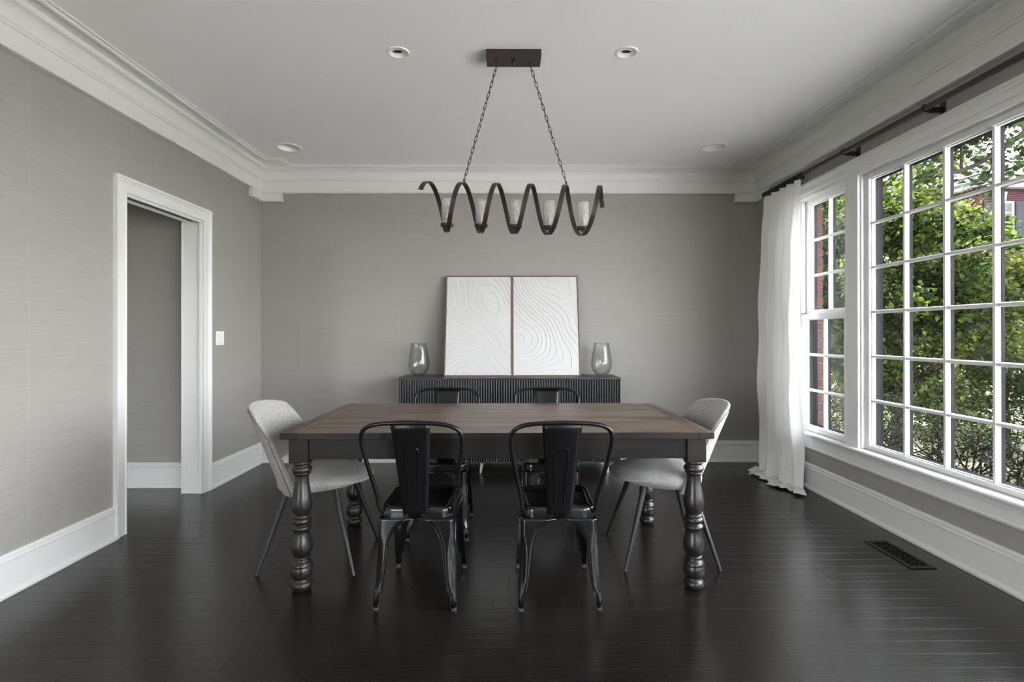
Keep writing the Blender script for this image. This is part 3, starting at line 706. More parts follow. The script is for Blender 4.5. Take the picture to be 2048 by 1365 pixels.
# ------------------------------------------------------------------ dining table
def two_tone(o):
    o.data.materials.append(apron_m)
    for p in o.data.polygons:
        if abs(p.normal.z) < .5: p.material_index = 1
    return o
TX, TY = -.052, 2.94
tb = thing('dining_table', 'dark farmhouse dining table with weathered plank top and turned black legs', 'table', (TX, TY, 0))
TW, TD, TH = 1.020, .512, .772
npl = 7; pw = 2*TD/npl
for k in range(npl):
    y0 = -TD+k*pw
    o = two_tone(B().box(-TW+.076, TW-.076, -pw/2+.0005, pw/2-.0005, -.031, random.uniform(-.0006, 0)).build('plank', top_m, tb, bevel=.0018)); o.location = (0, y0+pw/2, TH)
for s in (-1, 1):
    o = two_tone(B().box(-.0375, .0375, -TD, TD, -.031, 0).build('end_board', topend_m, tb, bevel=.003)); o.location = (s*(TW-.038), 0, TH)
LX, LY = .951, .425
for s in (-1, 1):
    o = B().box(-LX+.03, LX-.03, -.011, .011, -.053, .053).build('apron', apron_m, tb, bevel=.0015); o.location = (0, s*(LY+.022), .690)
    o = B().box(-.011, .011, -LY+.03, LY-.03, -.053, .053).build('apron', apron_m, tb, bevel=.0015); o.location = (s*(LX+.022), 0, .690)
lp = [(118,78),(126,82),(136,80),(146,70),(152,68),(160,72),(172,82),(185,86),(200,84),(212,74),(218,72),(224,77),(232,74),(238,62),(250,60),(300,61),(350,67),(400,75),(440,82),(480,88),(510,89),(540,85),(565,76),(585,64),(592,62),(598,70),(608,75),(618,74),(626,68),(636,76),(650,81),(664,79),(674,68),(682,62),(690,66),(700,78),(712,83),(724,80),(736,70),(750,66),(770,67),(810,77),(850,87),(885,91),(915,87),(945,76),(962,66),(970,62),(976,70),(984,72),(990,66),(998,63),(1010,70),(1030,84),(1046,90),(1052,90),(1058,85),(1064,86),(1072,91),(1100,92),(1130,91),(1146,87),(1158,74),(1166,66),(1178,62),(1190,72),(1205,84),(1222,90),(1240,87),(1258,78),(1270,66),(1276,60)]
prof = [(hw*.000551, .622-(yz-115)*.000536) for yz, hw in lp]; zmin = prof[-1][1]
prof = [(r, (z-zmin)*.622/(.622-zmin)) for r, z in prof]
for sx_ in (-1, 1):
    for sy_ in (-1, 1):
        b = B(); b.lathe(prof[::-1], 0, 0, 40); o = b.build('leg', leg_wood, tb, smooth=True, angle=60); o.location = (sx_*LX, sy_*LY, 0)
        o2 = B().box(-.046, .046, -.046, .046, .620, .741).build('leg_block', apron_m, o, bevel=.004, seg=3)

# ------------------------------------------------------------------ black steel chairs
def tolix(label, loc, rz):
    t = thing('metal_chair', label, 'chair', loc, rz, 'black metal chairs at the table')
    # seat pan: rounded trapezoid with a raised rim and a rolled skirt
    def ring(wf_, wr_, y0, y1, r, z, n=7):
        out = []
        for cx, cy_, a0 in ((wf_/2-r, y1-r, 0), (-wf_/2+r, y1-r, PI/2), (-wr_/2+r, y0+r, PI), (wr_/2-r, y0+r, 1.5*PI)):
            for k in range(n+1):
                a = a0+PI/2*k/n; out.append((cx+r*math.cos(a), cy_+r*math.sin(a), z))
        return out
    rings = []
    for ins, z in ((-.004, .398), (-.004, .402), (.0, .404), (.0, .436), (.003, .446), (.008, .4505), (.015, .4500), (.021, .4455), (.028, .4380), (.045, .4345), (.10, .433), (.15, .433)):
        rings.append(ring(.352-2*ins, .338-2*ins, -.180+ins, .182-ins, max(.008, .062-ins*.4), z))
    b = B(); b.loft(rings, caps=False); n = len(b.V); k = len(rings[0]); b.F.append(tuple(range(n-k, n)))
    b.build('seat', black_gloss, t, smooth=True, angle=50)
    # back bow
    half = [(.146, -.150, .418), (.160, -.163, .432), (.168, -.170, .450), (.174, -.178, .50), (.190, -.204, .58), (.209, -.238, .68), (.220, -.262, .755), (.219, -.276, .795), (.203, -.288, .824), (.168, -.295, .842), (.110, -.299, .851), (0, -.301, .855)]
    path = half + [(-x, y, z) for x, y, z in half[-2::-1]]
    B().tube(smoothpath(path, 6), .0098, 12).build('back_frame', black_tube, t, smooth=True)
    # splat
    b = B(); rows = 14; fr = []; bk = []
    for i in range(rows+1):
        q = i/rows; z = .405+(.852-.405)*q; yc = -.186 - .112*q**1.15; hw = .054+(.087-.054)*q
        row = []
        for jx in range(9):
            u = -1+2*jx/8; row.append((u*hw, yc + .010*(1-u*u)*(.4+.6*q)*-1 + .004, z))
        fr.append(row)
    k = 9
    vs = [v for r in fr for v in r]; b.add(vs, [(i*k+j_, i*k+j_+1, (i+1)*k+j_+1, (i+1)*k+j_) for i in range(rows) for j_ in range(k-1)])
    spl = b.build('splat', black_tube, t, smooth=True, solid=.003)
    def onsplat(u, q, off=0):
        hw = .054+(.087-.054)*q; yc = -.186-.112*q**1.15
        return (u*hw, yc-.010*(1-u*u)*(.4+.6*q)+.004+off, .405+.447*q)
    loop = [(-.38, .72), (-.30, .745), (.30, .745), (.38, .72), (.32, .14), (.24, .12), (-.24, .12), (-.32, .14)]
    for off in (-.0035, .0035):
        pth = []
        for i in range(len(loop)):
            (u0, q0), (u1, q1) = loop[i], loop[(i+1) % len(loop)]
            for m_ in range(6): f_ = m_/6; pth.append(onsplat(u0+(u1-u0)*f_, q0+(q1-q0)*f_, off))
        B().tube(pth, .0022, 6, closed=True).build('embossed_ridge', black_tube, spl, smooth=True)
    # bracket with rivets
    b = B().box(-.052, .052, -.1875, -.1815, .402, .432); b.build('back_bracket', black_gloss, t, bevel=.002)
    for s in (-1, 1):
        B().lathe([(.001, 0), (.005, .0008), (.006, .003), (.006, .004)][::1], 0, 0, 12, cap=False).build('rivet', black_gloss, t, smooth=True, loc=(s*.036, -.1915, .417)).rotation_euler = (-PI/2, 0, 0)
    # legs: folded sheet, wide at the top, arched towards the neighbours
    for sx_ in (-1, 1):
        for sy_ in (-1, 1):
            b = B(); rows = []; ins_edge = [[], []]
            zs = [.400, .392, .382, .368, .350, .325, .295, .26, .22, .18, .14, .105, .08, .07, .05, .012]
            for z in zs:
                q = 1-z/.40
                cx = .170+(.186-.170)*q; cy_ = (.186 if sy_ < 0 else .184) + ((.212 if sy_ < 0 else .232)-.184)*q
                if z >= .26:
                    e = (z-.26)/.14; wx = .052+(cx-.052)*(1-math.sqrt(max(0, 1-e*e)))*.93 if e < 1 else cx-.001; wy = .052+(cy_-.052)*(1-math.sqrt(max(0, 1-e*e)))*.93 if e < 1 else cy_-.001
                elif z > .075: wx = wy = .034+(.052-.034)*((z-.075)/.185)**.8
                else: wx = wy = .020+.002*(z/.075)
                rc = min(.018, wx*.45)
                g = 0
                if .085 < z < .31: g = .015*math.sin(PI*(z-.085)/.225)**.6
                if .04 < z <= .085: g = 0
                row = [(cx-wx, cy_), (cx-wx*.75, cy_), (cx-rc*1.5-wx*.12, cy_+.0), (cx-rc*1.25, cy_-g*.15)]
                for a in (10, 32.5, 45, 57.5, 80):
                    ra = math.radians(a); gx = g*math.cos(math.radians((a-45)*1.6))
                    row.append((cx-rc+rc*math.sin(ra)-gx*.7, cy_-rc+rc*math.cos(ra)-gx*.7))
                row += [(cx-g*.15, cy_-rc*1.25), (cx, cy_-rc*1.5-wy*.12), (cx, cy_-wy*.75), (cx, cy_-wy)]
                rows.append([(sx_*x, sy_*y, z) for x, y in row])
                ins_edge[0].append(rows[-1][0]); ins_edge[1].append(rows[-1][-1])
            b.loft(rows, closed=False, caps=False)
            lg = b.build('leg', black_gloss, t, smooth=True, solid=.0022, angle=60)
            bd = B()
            for e in ins_edge: bd.tube(e, .0022, 6)
            bd.build('rolled_edge', black_gloss, lg, smooth=True)
            cxf, cyf = .186, (.212 if sy_ < 0 else .232)
            ft = B().loft([[(sx_*(cxf-.010+.0115*x_), sy_*(cyf-.010+.0115*y_), z) for x_, y_ in rbox_pts(2, 2, .6, 3)] for z in (0, .016)])
            ft.build('foot_cap', rubber, lg)
    return t
ch1 = tolix('black metal chair with its back to the viewer, at the near left of the table', (-.417, 2.525, 0), 0)
for lab, loc, rz in (('black metal chair with its back to the viewer, at the near right of the table', (.226, 2.52, 0), math.radians(.8)),
                     ('black metal chair on the sideboard side, behind the left near chair', (-.430, 3.322, 0), PI),
                     ('black metal chair on the sideboard side, behind the right near chair', (.262, 3.322, 0), PI)):
    c = copy_tree(ch1); c.location = loc; c.rotation_euler = (0, 0, rz); c['label'] = lab
ch1.rotation_euler = (0, 0, math.radians(-1.5))

# ------------------------------------------------------------------ grey upholstered chairs (local +X is forward)
def fab_chair(label, loc, rz):
    t = thing('upholstered_chair', label, 'chair', loc, rz, 'grey upholstered chairs at the ends of the table')
    # seat cushion: stacked rounded outlines
    def outline(sc_, z, dx=0, n=48, xf=.275, xb=-.215, hw=.238):
        out = []
        for k in range(n):
            a = 2*PI*k/n; c, s = math.cos(a), math.sin(a)
            e = 2.7; r = (abs(c)**e+abs(s)**e)**(-1/e)
            x = r*c; y = r*s
            X = (xf*x if x > 0 else -xb*x); Yv = hw*y*(1-.10*max(0, x))
            zz = z
            out.append((X*sc_+dx, Yv*sc_, zz))
        return out
    rings = []
    for sc_, z, dx in ((.02, .398, -.06), (.45, .396, -.055), (.72, .400, -.04), (.86, .410, -.022), (.95, .425, -.008), (.995, .442, 0), (1.0, .455, 0), (.985, .468, 0), (.94, .480, 0), (.84, .489, 0), (.6, .495, 0), (.3, .497, 0), (.02, .497, 0)):
        rr = outline(sc_, z, dx)
        rr = [(x, y, zz + (.020*max(0, x)/.275 if zz < .45 else -.012*max(0, (x-.12))/.155)) for x, y, zz in rr]
        rings.append(rr)
    B().loft(rings).build('seat', fab_m, t, smooth=True, angle=80)
    # shell: inner and outer surface, u across, v up
    NU_, NV_ = 48, 26
    def shell(u, v, off):
        # u -1..1 round the back, v 0..1 from lower edge to top edge
        au = abs(u)
        ztop_ = .862 - .055*au**2.2 - .16*max(0, au-.72)**1.6/.28**1.6
        zlow = .545 - .0*au; k = min(1, max(0, (au-.50)/.22)); k = k*k*(3-2*k)
        zlow = .545*(1-k) + .400*k
        z = zlow + (ztop_-zlow)*v
        h = (z-.40)/.46
        phi = u*(1.02+.18*(1-h)); wv_ = (.235+.010*h)/math.sin(1.2) * (1.0)
        xb_ = -.185 - .155*h - .03*h*h
        yy = (.248-.018*h)*math.sin(u*1.35)/math.sin(1.35)
        xx = xb_ + (.150+.045*(1-h))*(1-math.cos(u*1.35))*(.95)
        n = Vector((-math.cos(u*1.25), math.sin(u*1.25), 0)); 
        th = .019*(1-.55*max(0, (v-.8)/.2)**2)*(1-.35*max(0, (au-.8)/.2)**2)
        return (xx+n.x*off*th, yy+n.y*off*th, z)
    b = B(); G = {}
    for side, off in (('o', 1), ('i', -1)):
        for i in range(NU_+1):
            for j_ in range(NV_+1):
                G[side, i, j_] = len(b.V); b.V.append(shell(-1+2*i/NU_, j_/NV_, off))
    for i in range(NU_):
        for j_ in range(NV_):
            b.F.append((G['o', i, j_], G['o', i, j_+1], G['o', i+1, j_+1], G['o', i+1, j_]))
            b.F.append((G['i', i, j_], G['i', i+1, j_], G['i', i+1, j_+1], G['i', i, j_+1]))
    for i in range(NU_):
        b.F.append((G['o', i, NV_], G['i', i, NV_], G['i', i+1, NV_], G['o', i+1, NV_])); b.F.append((G['o', i+1, 0], G['i', i+1, 0], G['i', i, 0], G['o', i, 0]))
    for j_ in range(NV_):
        b.F.append((G['o', 0, j_+1], G['o', 0, j_], G['i', 0, j_], G['i', 0, j_+1])); b.F.append((G['o', NU_, j_], G['o', NU_, j_+1], G['i', NU_, j_+1], G['i', NU_, j_]))
    sh = b.build('backrest', fab_m, t, smooth=True, angle=80, bevel=0, sub=1)
    # seam line around the shell edge on the outer face
    pts = [shell(-.93, v, 1.02) for v in np.linspace(.03, .93, 24)] + [shell(u, .95-.02*abs(u), 1.03) for u in np.linspace(-.9, .9, 40)] + [shell(.93, v, 1.02) for v in np.linspace(.93, .03, 24)]
    o = B().tube(pts, .0016, 5).build('seam', seam_m, sh, smooth=True); o['label'] = 'dark stitched seam near the edge of the backrest'
    for fx, fy in ((-.25, -.243), (-.25, .243), (.247, -.243), (.247, .243)):
        tx = -.135 if fx < 0 else .125; ty = math.copysign(.150, fy)
        B().tube([(tx*.93, ty*.93, .425), (tx, ty, .40), (fx, fy, .0)], [.0175, .017, .009], 14).build('leg', dark_leg_m, t, smooth=True)
    return t
f1 = fab_chair('light grey tweed shell chair at the doorway end of the table', (-1.040, 2.895, 0), 0)
f2 = copy_tree(f1); f2.location = (.850, 2.930, 0); f2.rotation_euler = (0, 0, PI); f2['label'] = 'light grey tweed shell chair at the window end of the table'

# ------------------------------------------------------------------ sideboard
SX0, SX1, SY0, SY1, ST = -.970, .987, 4.552, 4.948, .846
sb = thing('sideboard', 'low black sideboard with vertically fluted front against the back wall', 'sideboard', ((SX0+SX1)/2, SY0, 0))
hwx = (SX1-SX0)/2
B().box(-hwx, hwx, .022, SY1-SY0, .103, ST-.016).build('body', sb_m, sb, bevel=.001)
B().box(-hwx, hwx, 0, SY1-SY0, ST-.016, ST).build('top', sb_top, sb, bevel=.0015)
B().box(-hwx, hwx, -.001, .014, .095, .106).build('plinth_rail', sb_m, sb)
nfl = 90; pit = 2*hwx/nfl
for d in range(4):
    b = B(); rows0 = []; rows1 = []
    x0 = -hwx + d*(2*hwx/4) + .0012; x1 = -hwx+(d+1)*2*hwx/4-.0012; m_ = 22; pw_ = (x1-x0)/m_
    pts = []
    for k in range(m_):
        a = x0+k*pw_
        pts += [(a, .019), (a+pw_*.46, .019), (a+pw_*.50, .002), (a+pw_*.56, -.002), (a+pw_*.73, -.004), (a+pw_*.90, -.002), (a+pw_*.96, .002)]
    pts.append((x1, .019)); pts += [(x1, .021), (x0, .021)]
    b.loft([[(x, y, .107) for x, y in pts], [(x, y, ST-.018) for x, y in pts]])
    b.build('fluted_door', sb_m, sb)
for x, s in ((-.86, -1), (-.245, -1), (.245, 1), (.86, 1)):
    for y in (.05, .34):
        b = B(); b.loft([[(x-.016+s*0, y-.008, .103), (x+.016, y-.008, .103), (x+.016, y+.008, .103), (x-.016, y+.008, .103)], [(x-.011+s*.012, y-.008+(-.01), 0), (x+.005+s*.012, y-.018, 0), (x+.005+s*.012, y-.004, 0), (x-.011+s*.012, y-.004, 0)]])
        b.build('leg', steel, sb, bevel=.001)

# two relief canvases leaning on the wall
AW, AHt = .624, .962
lean = math.atan2(.205, .937)
def field(X, Y):      # flow field shared by both panels, X -1..1 over both, Y 0..1.5
    f = 1.5*Y + .55*np.sin(2.1*X+1.2*Y) + .35*np.sin(3.2*Y-1.7*X+1)
    for cx, cy_, a, s in ((-.34, 1.05, 3.2, .34), (.16, .47, 3.1, .33), (-.62, .02, -2.2, .26), (.48, 1.55, -2.3, .33), (-1.05, .72, 1.3, .30), (1.05, .8, -1.2, .32), (.95, .05, 1.4, .3)):
        f = f + a*np.exp(-(((X-cx))**2+((Y-cy_)*1.0)**2)/(2*s*s)*1.0)*.9
    return f
def canvas(px, label):
    t = thing('wall_art', label, 'artwork', (px, 4.727, ST+.001), 0, 'pair of white relief panels')
    t.rotation_euler = (-lean, 0, 0)
    b = B(); fw = .008
    b.box(-AW/2, -AW/2+fw, -.002, .036, 0, AHt); b.box(AW/2-fw, AW/2, -.002, .036, 0, AHt); b.box(-AW/2+fw, AW/2-fw, -.002, .036, 0, fw); b.box(-AW/2+fw, AW/2-fw, -.002, .036, AHt-fw, AHt)
    b.box(-AW/2+fw, AW/2-fw, .030, .036, fw, AHt-fw)
    b.build('thin_frame', artwood, t)
    nx, ny = 250, 380
    xs_ = np.linspace(-AW/2+fw+.0015, AW/2-fw-.0015, nx); zs_ = np.linspace(fw+.0015, AHt-fw-.0015, ny)
    Xg, Zg = np.meshgrid(xs_, zs_)
    U = (Xg+px-.033)/.63; Vv = Zg/.64
    wob = .05*np.sin(9*U+4*Vv)+.035*np.sin(13*Vv-7*U+2)+.02*np.sin(31*U+17*Vv)
    f = (field(U, Vv)+wob)*3.1
    fr = f-np.floor(f); idx = np.floor(f)
    amp = .55+.45*np.sin(idx*2.4+3*U+2.2*Vv*np.cos(idx)); amp = np.clip(amp*1.5, 0.05, 1)
    gy, gx_ = np.gradient(f, zs_, xs_); gm = np.sqrt(gx_**2+gy**2)+1e-3
    dist = np.minimum(fr, 1-fr)/gm            # metres from the nearest ridge line
    h = np.exp(-(dist/.0021)**2)*-.0046*-amp + .0018*(fr)*np.clip(30/gm, 0, 1)
    b = B(); b.V = [(float(Xg[i, k]), float(.006-h[i, k]), float(Zg[i, k])) for i in range(ny) for k in range(nx)]
    b.F = [(i*nx+k, i*nx+k+1, (i+1)*nx+k+1, (i+1)*nx+k) for i in range(ny-1) for k in range(nx-1)]
    b.build('relief_panel', canvas_m, t, smooth=True, angle=180)
canvas(.033-.3135, 'white swirling relief canvas on the sideboard, the left one of the pair')
canvas(.033+.3135, 'white swirling relief canvas on the sideboard, the right one of the pair')

# vases
def vase(label, loc):
    pr = [(.001, .006), (.030, .005), (.040, .004), (.046, .006), (.066, .022), (.085, .052), (.095, .085), (.097, .115), (.094, .150), (.086, .195), (.077, .245), (.069, .302), (.0675, .304), (.066, .302),
          (.074, .245), (.083, .195), (.091, .150), (.094, .115), (.092, .086), (.082, .055), (.063, .028), (.043, .014), (.001, .012)]
    o = B().lathe([(r, z) for r, z in pr], 0, 0, 48, cap=False).build('glass_vase', vase_m, None, smooth=True, angle=80); o.location = loc
    return tag(o, label, 'vase', 'clear smoky glass vases')
vase('smoky clear glass vase on the doorway end of the sideboard', (-.830, 4.78, ST))
vase('smoky clear glass vase on the window end of the sideboard', (.857, 4.78, ST))

# floor register
vt = thing('floor_vent', 'dark iron floor register with cut-out scroll pattern by the window wall', 'vent', (2.178, 2.885, 0))
b = B(); b.box(-.068, -.048, -.183, .183, 0, .005); b.box(.048, .068, -.183, .183, 0, .005); b.box(-.048, .048, -.183, -.155, 0, .005); b.box(-.048, .048, .155, .183, 0, .005)
b.build('rim', vent_m, vt, bevel=.0015)
B().box(-.05, .05, -.158, .158, .0002, .0012).build('dark_well', holem, vt)
g = B()
for k in range(9):
    y = -.14+.035*k
    for x in (-.026, .026):
        pts = [(x+.017*math.cos(a)*(1-.35*a/7), y+.014*math.sin(a)*(1-.35*a/7), .0034) for a in np.linspace(0, 5.2, 12)]
        g.tube(pts, .003, 5)
    g.tube([(0, y-.0175, .0034), (.006*(-1)**k, y, .0034), (0, y+.0175, .0034)], .003, 5)
    g.tube([(-.05, y+.0175, .0034), (.05, y+.0175, .0034)], .0024, 5)
g.build('scroll_grille', vent_m, vt, smooth=True)['kind'] = 'stuff'

# ------------------------------------------------------------------ outdoors
GZ = -.42
tag(B().add([(-60, -40, GZ), (70, -40, GZ), (70, 70, GZ), (-60, 70, GZ)], [(0, 1, 2, 3)]).build('lawn', lawn_m), 'sunlit lawn beyond the hedge', None, None, 'stuff')
struct(B().box(2.62, 4.4, 1.3, 12, GZ, GZ+.02).build('planting_bed', mulch), 'dark mulch bed under the window')
struct(B().box(2.7, 14, -22, 1.2, GZ+.02, GZ+.04).build('added_bounce_slab', conc), 'unseen pale concrete slab added to bounce sunlight onto the ceiling')  # out of view, added as a pale reflector for sun bounce
rd = B().box(4.5, 60, 20.5, 24, GZ, GZ+.02).build('road', conc); struct(rd, 'pale concrete road across the lawn')

leaf_shape = ([(0, 0, 0), (.26, .22, .03), (.30, .55, .0), (0, 1.0, -.10), (-.30, .55, 0), (-.26, .22, .03), (0, .5, -.05)], [(0, 1, 6), (1, 2, 6), (2, 3, 6), (3, 4, 6), (4, 5, 6), (5, 0, 6)])
small_shape = ([(0, 0, 0), (.28, .5, .06), (0, 1, 0), (-.28, .5, .06)], [(0, 1, 2), (0, 2, 3)])
def maple_shape():
    ang = [(90, 1.0), (72, .55), (55, .80), (38, .45), (15, .70), (-5, .35), (-60, .12)]
    pts = [(0, .0, 0)]
    right = [(r*math.cos(math.radians(a)), .15+r*math.sin(math.radians(a)), -.12*r*r) for a, r in ang]
    left = [(-x, y, z) for x, y, z in right[::-1]][:-1]
    pts = [(0, .2, 0)]+right+left; n = len(pts)
    return pts, [(0, i, i+1 if i+1 < n else 1) for i in range(1, n)]
map_shape = maple_shape()
def rotmats(n, up=.35, out=None):
    # random frames whose normal leans upward / outward
    N = rng.normal(size=(n, 3)); N[:, 2] = np.abs(N[:, 2])+up
    if out is not None: N += out*1.0
    N /= np.linalg.norm(N, axis=1)[:, None]
    T = rng.normal(size=(n, 3)); T[:, 2] -= .5; T -= N*np.sum(T*N, axis=1)[:, None]; T /= np.linalg.norm(T, axis=1)[:, None]
    X = np.cross(T, N)
    return np.stack([X, T, N], axis=2)
def leaf_mass(name, shape, pts, size, mat, parent, up=.35, out=None, var=.35, kind='stuff'):
    n = len(pts); S = np.array(shape[0]); R = rotmats(n, up, out); sz = size*(1+var*rng.uniform(-1, 1, n))
    V = np.einsum('nij,kj->nki', R, S)*sz[:, None, None] + pts[:, None, :]
    k = len(S); F = np.array(shape[1]); Fa = (F[None]+(np.arange(n)*k)[:, None, None]).reshape(-1, 3)
    me = bpy.data.meshes.new(name); nv = n*k; nf = len(Fa)
    me.vertices.add(nv); me.vertices.foreach_set('co', V.astype(np.float32).ravel())
    me.loops.add(nf*3); me.loops.foreach_set('vertex_index', Fa.astype(np.int32).ravel())
    me.polygons.add(nf); me.polygons.foreach_set('loop_start', np.arange(0, nf*3, 3, dtype=np.int32)); me.polygons.foreach_set('loop_total', np.full(nf, 3, dtype=np.int32))
    me.update(calc_edges=True); me.validate(); me.materials.append(mat)
    o = bpy.data.objects.new(name, me); C.objects.link(o)
    if parent: o.parent = parent
    o['kind'] = kind
    return o
def leaf_parts(shape, pts, size, mat, parent, up=.35, out=None):
    me = bpy.data.meshes.new('leaf'); me.from_pydata(shape[0], [], shape[1]); me.materials.append(mat)
    R = rotmats(len(pts), up, out)
    for i, p in enumerate(pts):
        o = bpy.data.objects.new('leaf', me); C.objects.link(o); o.parent = parent
        s = size*random.uniform(.7, 1.35); m = Matrix([list(R[i][r]) for r in range(3)]).to_4x4()
        o.matrix_local = Matrix.Translation(Vector(p)) @ m @ Matrix.Diagonal((s, s, s, 1))
def blob(n, c, r, hollow=.55):
    d = rng.normal(size=(n, 3)); d /= np.linalg.norm(d, axis=1)[:, None]
    q = hollow+(1-hollow)*rng.random(n)**.6
    bump = 1+.16*np.sin(d[:, 0]*7+d[:, 2]*5)+.12*np.sin(d[:, 1]*9-d[:, 2]*8)
    return np.array(c)+d*np.array(r)*(q*bump)[:, None]
def clumps(centers, n, r):
    cs = np.array(centers); idx = rng.integers(0, len(cs), n); d = rng.normal(size=(n, 3)); d /= np.linalg.norm(d, axis=1)[:, None]
    return cs[idx]+d*(r*rng.random(n)**.5)[:, None]
def branchy(parent, base, tips, r0, mat, wob=.08, name='branch'):
    b = B()
    for tp in tips:
        P = []; b0 = Vector(base); b1 = Vector(tp)
        for k in range(6):
            q = k/5; P.append(b0.lerp(b1, q)+Vector((random.uniform(-1, 1), random.uniform(-1, 1), random.uniform(-.5, .5)))*wob*(0 if k in (0, 5) else 1))
        b.tube(smoothpath(P, 3), [r0*(1-.8*i/15) for i in range(16)], 6)
    return b.build(name, mat, parent, smooth=True)

# 1. the big broad-leaved tree outside the picture window
t = thing('broadleaf_tree', 'dense broad-leaved green tree filling the middle of the picture window', 'tree', (4.55, 6.1, GZ))
B().tube([(0, 0, 0), (.05, -.05, .7), (.0, .0, 1.4), (.1, .1, 2.2)], [.08, .065, .05, .03], 10).build('trunk', bark, t, smooth=True)
branchy(t, (.02, -.02, .9), [(-.6, -.5, 1.6), (.7, -.3, 1.8), (-.2, .7, 2.2), (.5, .5, 2.6), (-.9, .2, 2.1), (.1, -.9, 1.7)], .028, bark, .1)
cs = blob(150, (-.05, 0, 2.15), (1.02, 1.2, 1.12), .35); cs = cs[(cs[:, 2] < 3.4)]
leaf_mass('foliage', leaf_shape, clumps(cs, 32000, .20), .058, leaf_dark, t, .5)
fr_ = blob(900, (-.05, 0, 2.12), (1.12, 1.3, 1.22), .96); fr_ = fr_[(fr_[:, 0]*.6+fr_[:, 1]*.8) < -.55][:280]
leaf_parts(leaf_shape, fr_, .066, leaf_dark, t, .4, None)
# 2. tall tree seen in the side window and left panes
t = thing('slender_tree', 'open-crowned young tree behind the side window panes', 'tree', (4.5, 7.4, GZ))
B().tube(smoothpath([(.14, -.4, 0), (.04, -.42, .6), (-.05, -.45, 1.2), (-.20, -.5, 2.0), (-.3, -.5, 2.6)]), [.045*(1-.6*i/32) for i in range(33)], 9).build('trunk', bark2, t, smooth=True)
cs = blob(170, (-.1, 0, 2.75), (1.5, 1.5, 1.7), .3)
leaf_mass('foliage', leaf_shape, clumps(cs, 16000, .24), .078, leaf_dark, t, .5)
# 3. yellow-green tops
t = thing('sunlit_tree', 'taller yellow-green sunlit tree behind the dense one', 'tree', (6.9, 9.8, GZ))
B().tube([(0, 0, 0), (.1, 0, 2), (0, .1, 4)], [.12, .09, .05], 8).build('trunk', bark, t, smooth=True)
cs = blob(170, (-.2, 0, 3.6), (1.5, 1.5, 1.9), .3)
leaf_mass('foliage', leaf_shape, clumps(cs, 28000, .30), .080, leaf_yel, t, .5)
# 4. bush at the right edge
t = thing('yellow_green_shrub', 'rounded yellow-green shrub at the right end of the picture window', 'shrub', (6.55, 6.75, GZ))
B().tube([(0, 0, 0), (0, .05, .8), (.1, 0, 1.5)], [.05, .04, .02], 8).build('stem', bark, t, smooth=True)
cs = blob(80, (0, 0, 1.75), (.8, .75, .9), .4)
leaf_mass('foliage', leaf_shape, clumps(cs, 9000, .2), .07, leaf_yel, t, .5)
# 5. maple bough from the upper right
t = thing('maple_tree', 'maple bough with lobed leaves reaching in from the upper right', 'tree', (7.9, 5.9, GZ))
B().tube([(0, 0, 0), (0, 0, 2.5), (-.05, 0, 5.6)], [.16, .13, .08], 10).build('trunk', bark, t, smooth=True)
bpts = smoothpath([(-.05, 0, 4.7), (-1.0, .05, 4.35), (-1.93, .05, 3.96), (-2.45, .1, 3.62), (-2.85, .15, 3.50)])
B().tube(bpts, [.05*(1-.65*i/32) for i in range(33)], 9).build('bough', bark, t, smooth=True)
b = B()
tw = [((-2.85, .15, 3.50), (-3.05, .2, 3.52)), ((-2.6, .12, 3.56), (-2.75, .1, 4.05)), ((-2.2, .08, 3.78), (-2.55, .0, 3.95)), ((-1.93, .05, 3.96), (-2.0, .2, 4.5)), ((-2.3, .08, 3.7), (-2.15, .3, 3.5)), ((-1.6, .08, 4.1), (-1.75, .3, 3.75)), ((-1.2, .05, 4.2), (-1.3, .2, 3.9))]
for a, c in tw: b.tube([a, ((a[0]+c[0])/2+.06, (a[1]+c[1])/2, (a[2]+c[2])/2+.05), c], [.018, .012, .005], 6)
b.build('twigs', bark, t, smooth=True)
mc = [Vector(a).lerp(Vector(c), q) for a, c in tw for q in (.5, .8, 1.05)] + [Vector((random.uniform(-2.95, -.8), random.uniform(-.4, .5), random.uniform(3.75, 4.8))) for k in range(26)]
mcs = [tuple(v) for v in mc]
leaf_mass('foliage', map_shape, clumps(mcs, 2400, .30), .060, leaf_map, t, .8)
leaf_parts(map_shape, clumps(mcs[:21], 220, .22), .066, leaf_map, t, .8)
cs = blob(220, (-1.2, -.6, 5.6), (4.2, 4.2, 1.5), .3)
leaf_mass('added_shade_crown', map_shape, clumps(cs, 9000, .5), .13, leaf_map, t, .8)  # unseen overhead leaves, added to shade the windows and yard
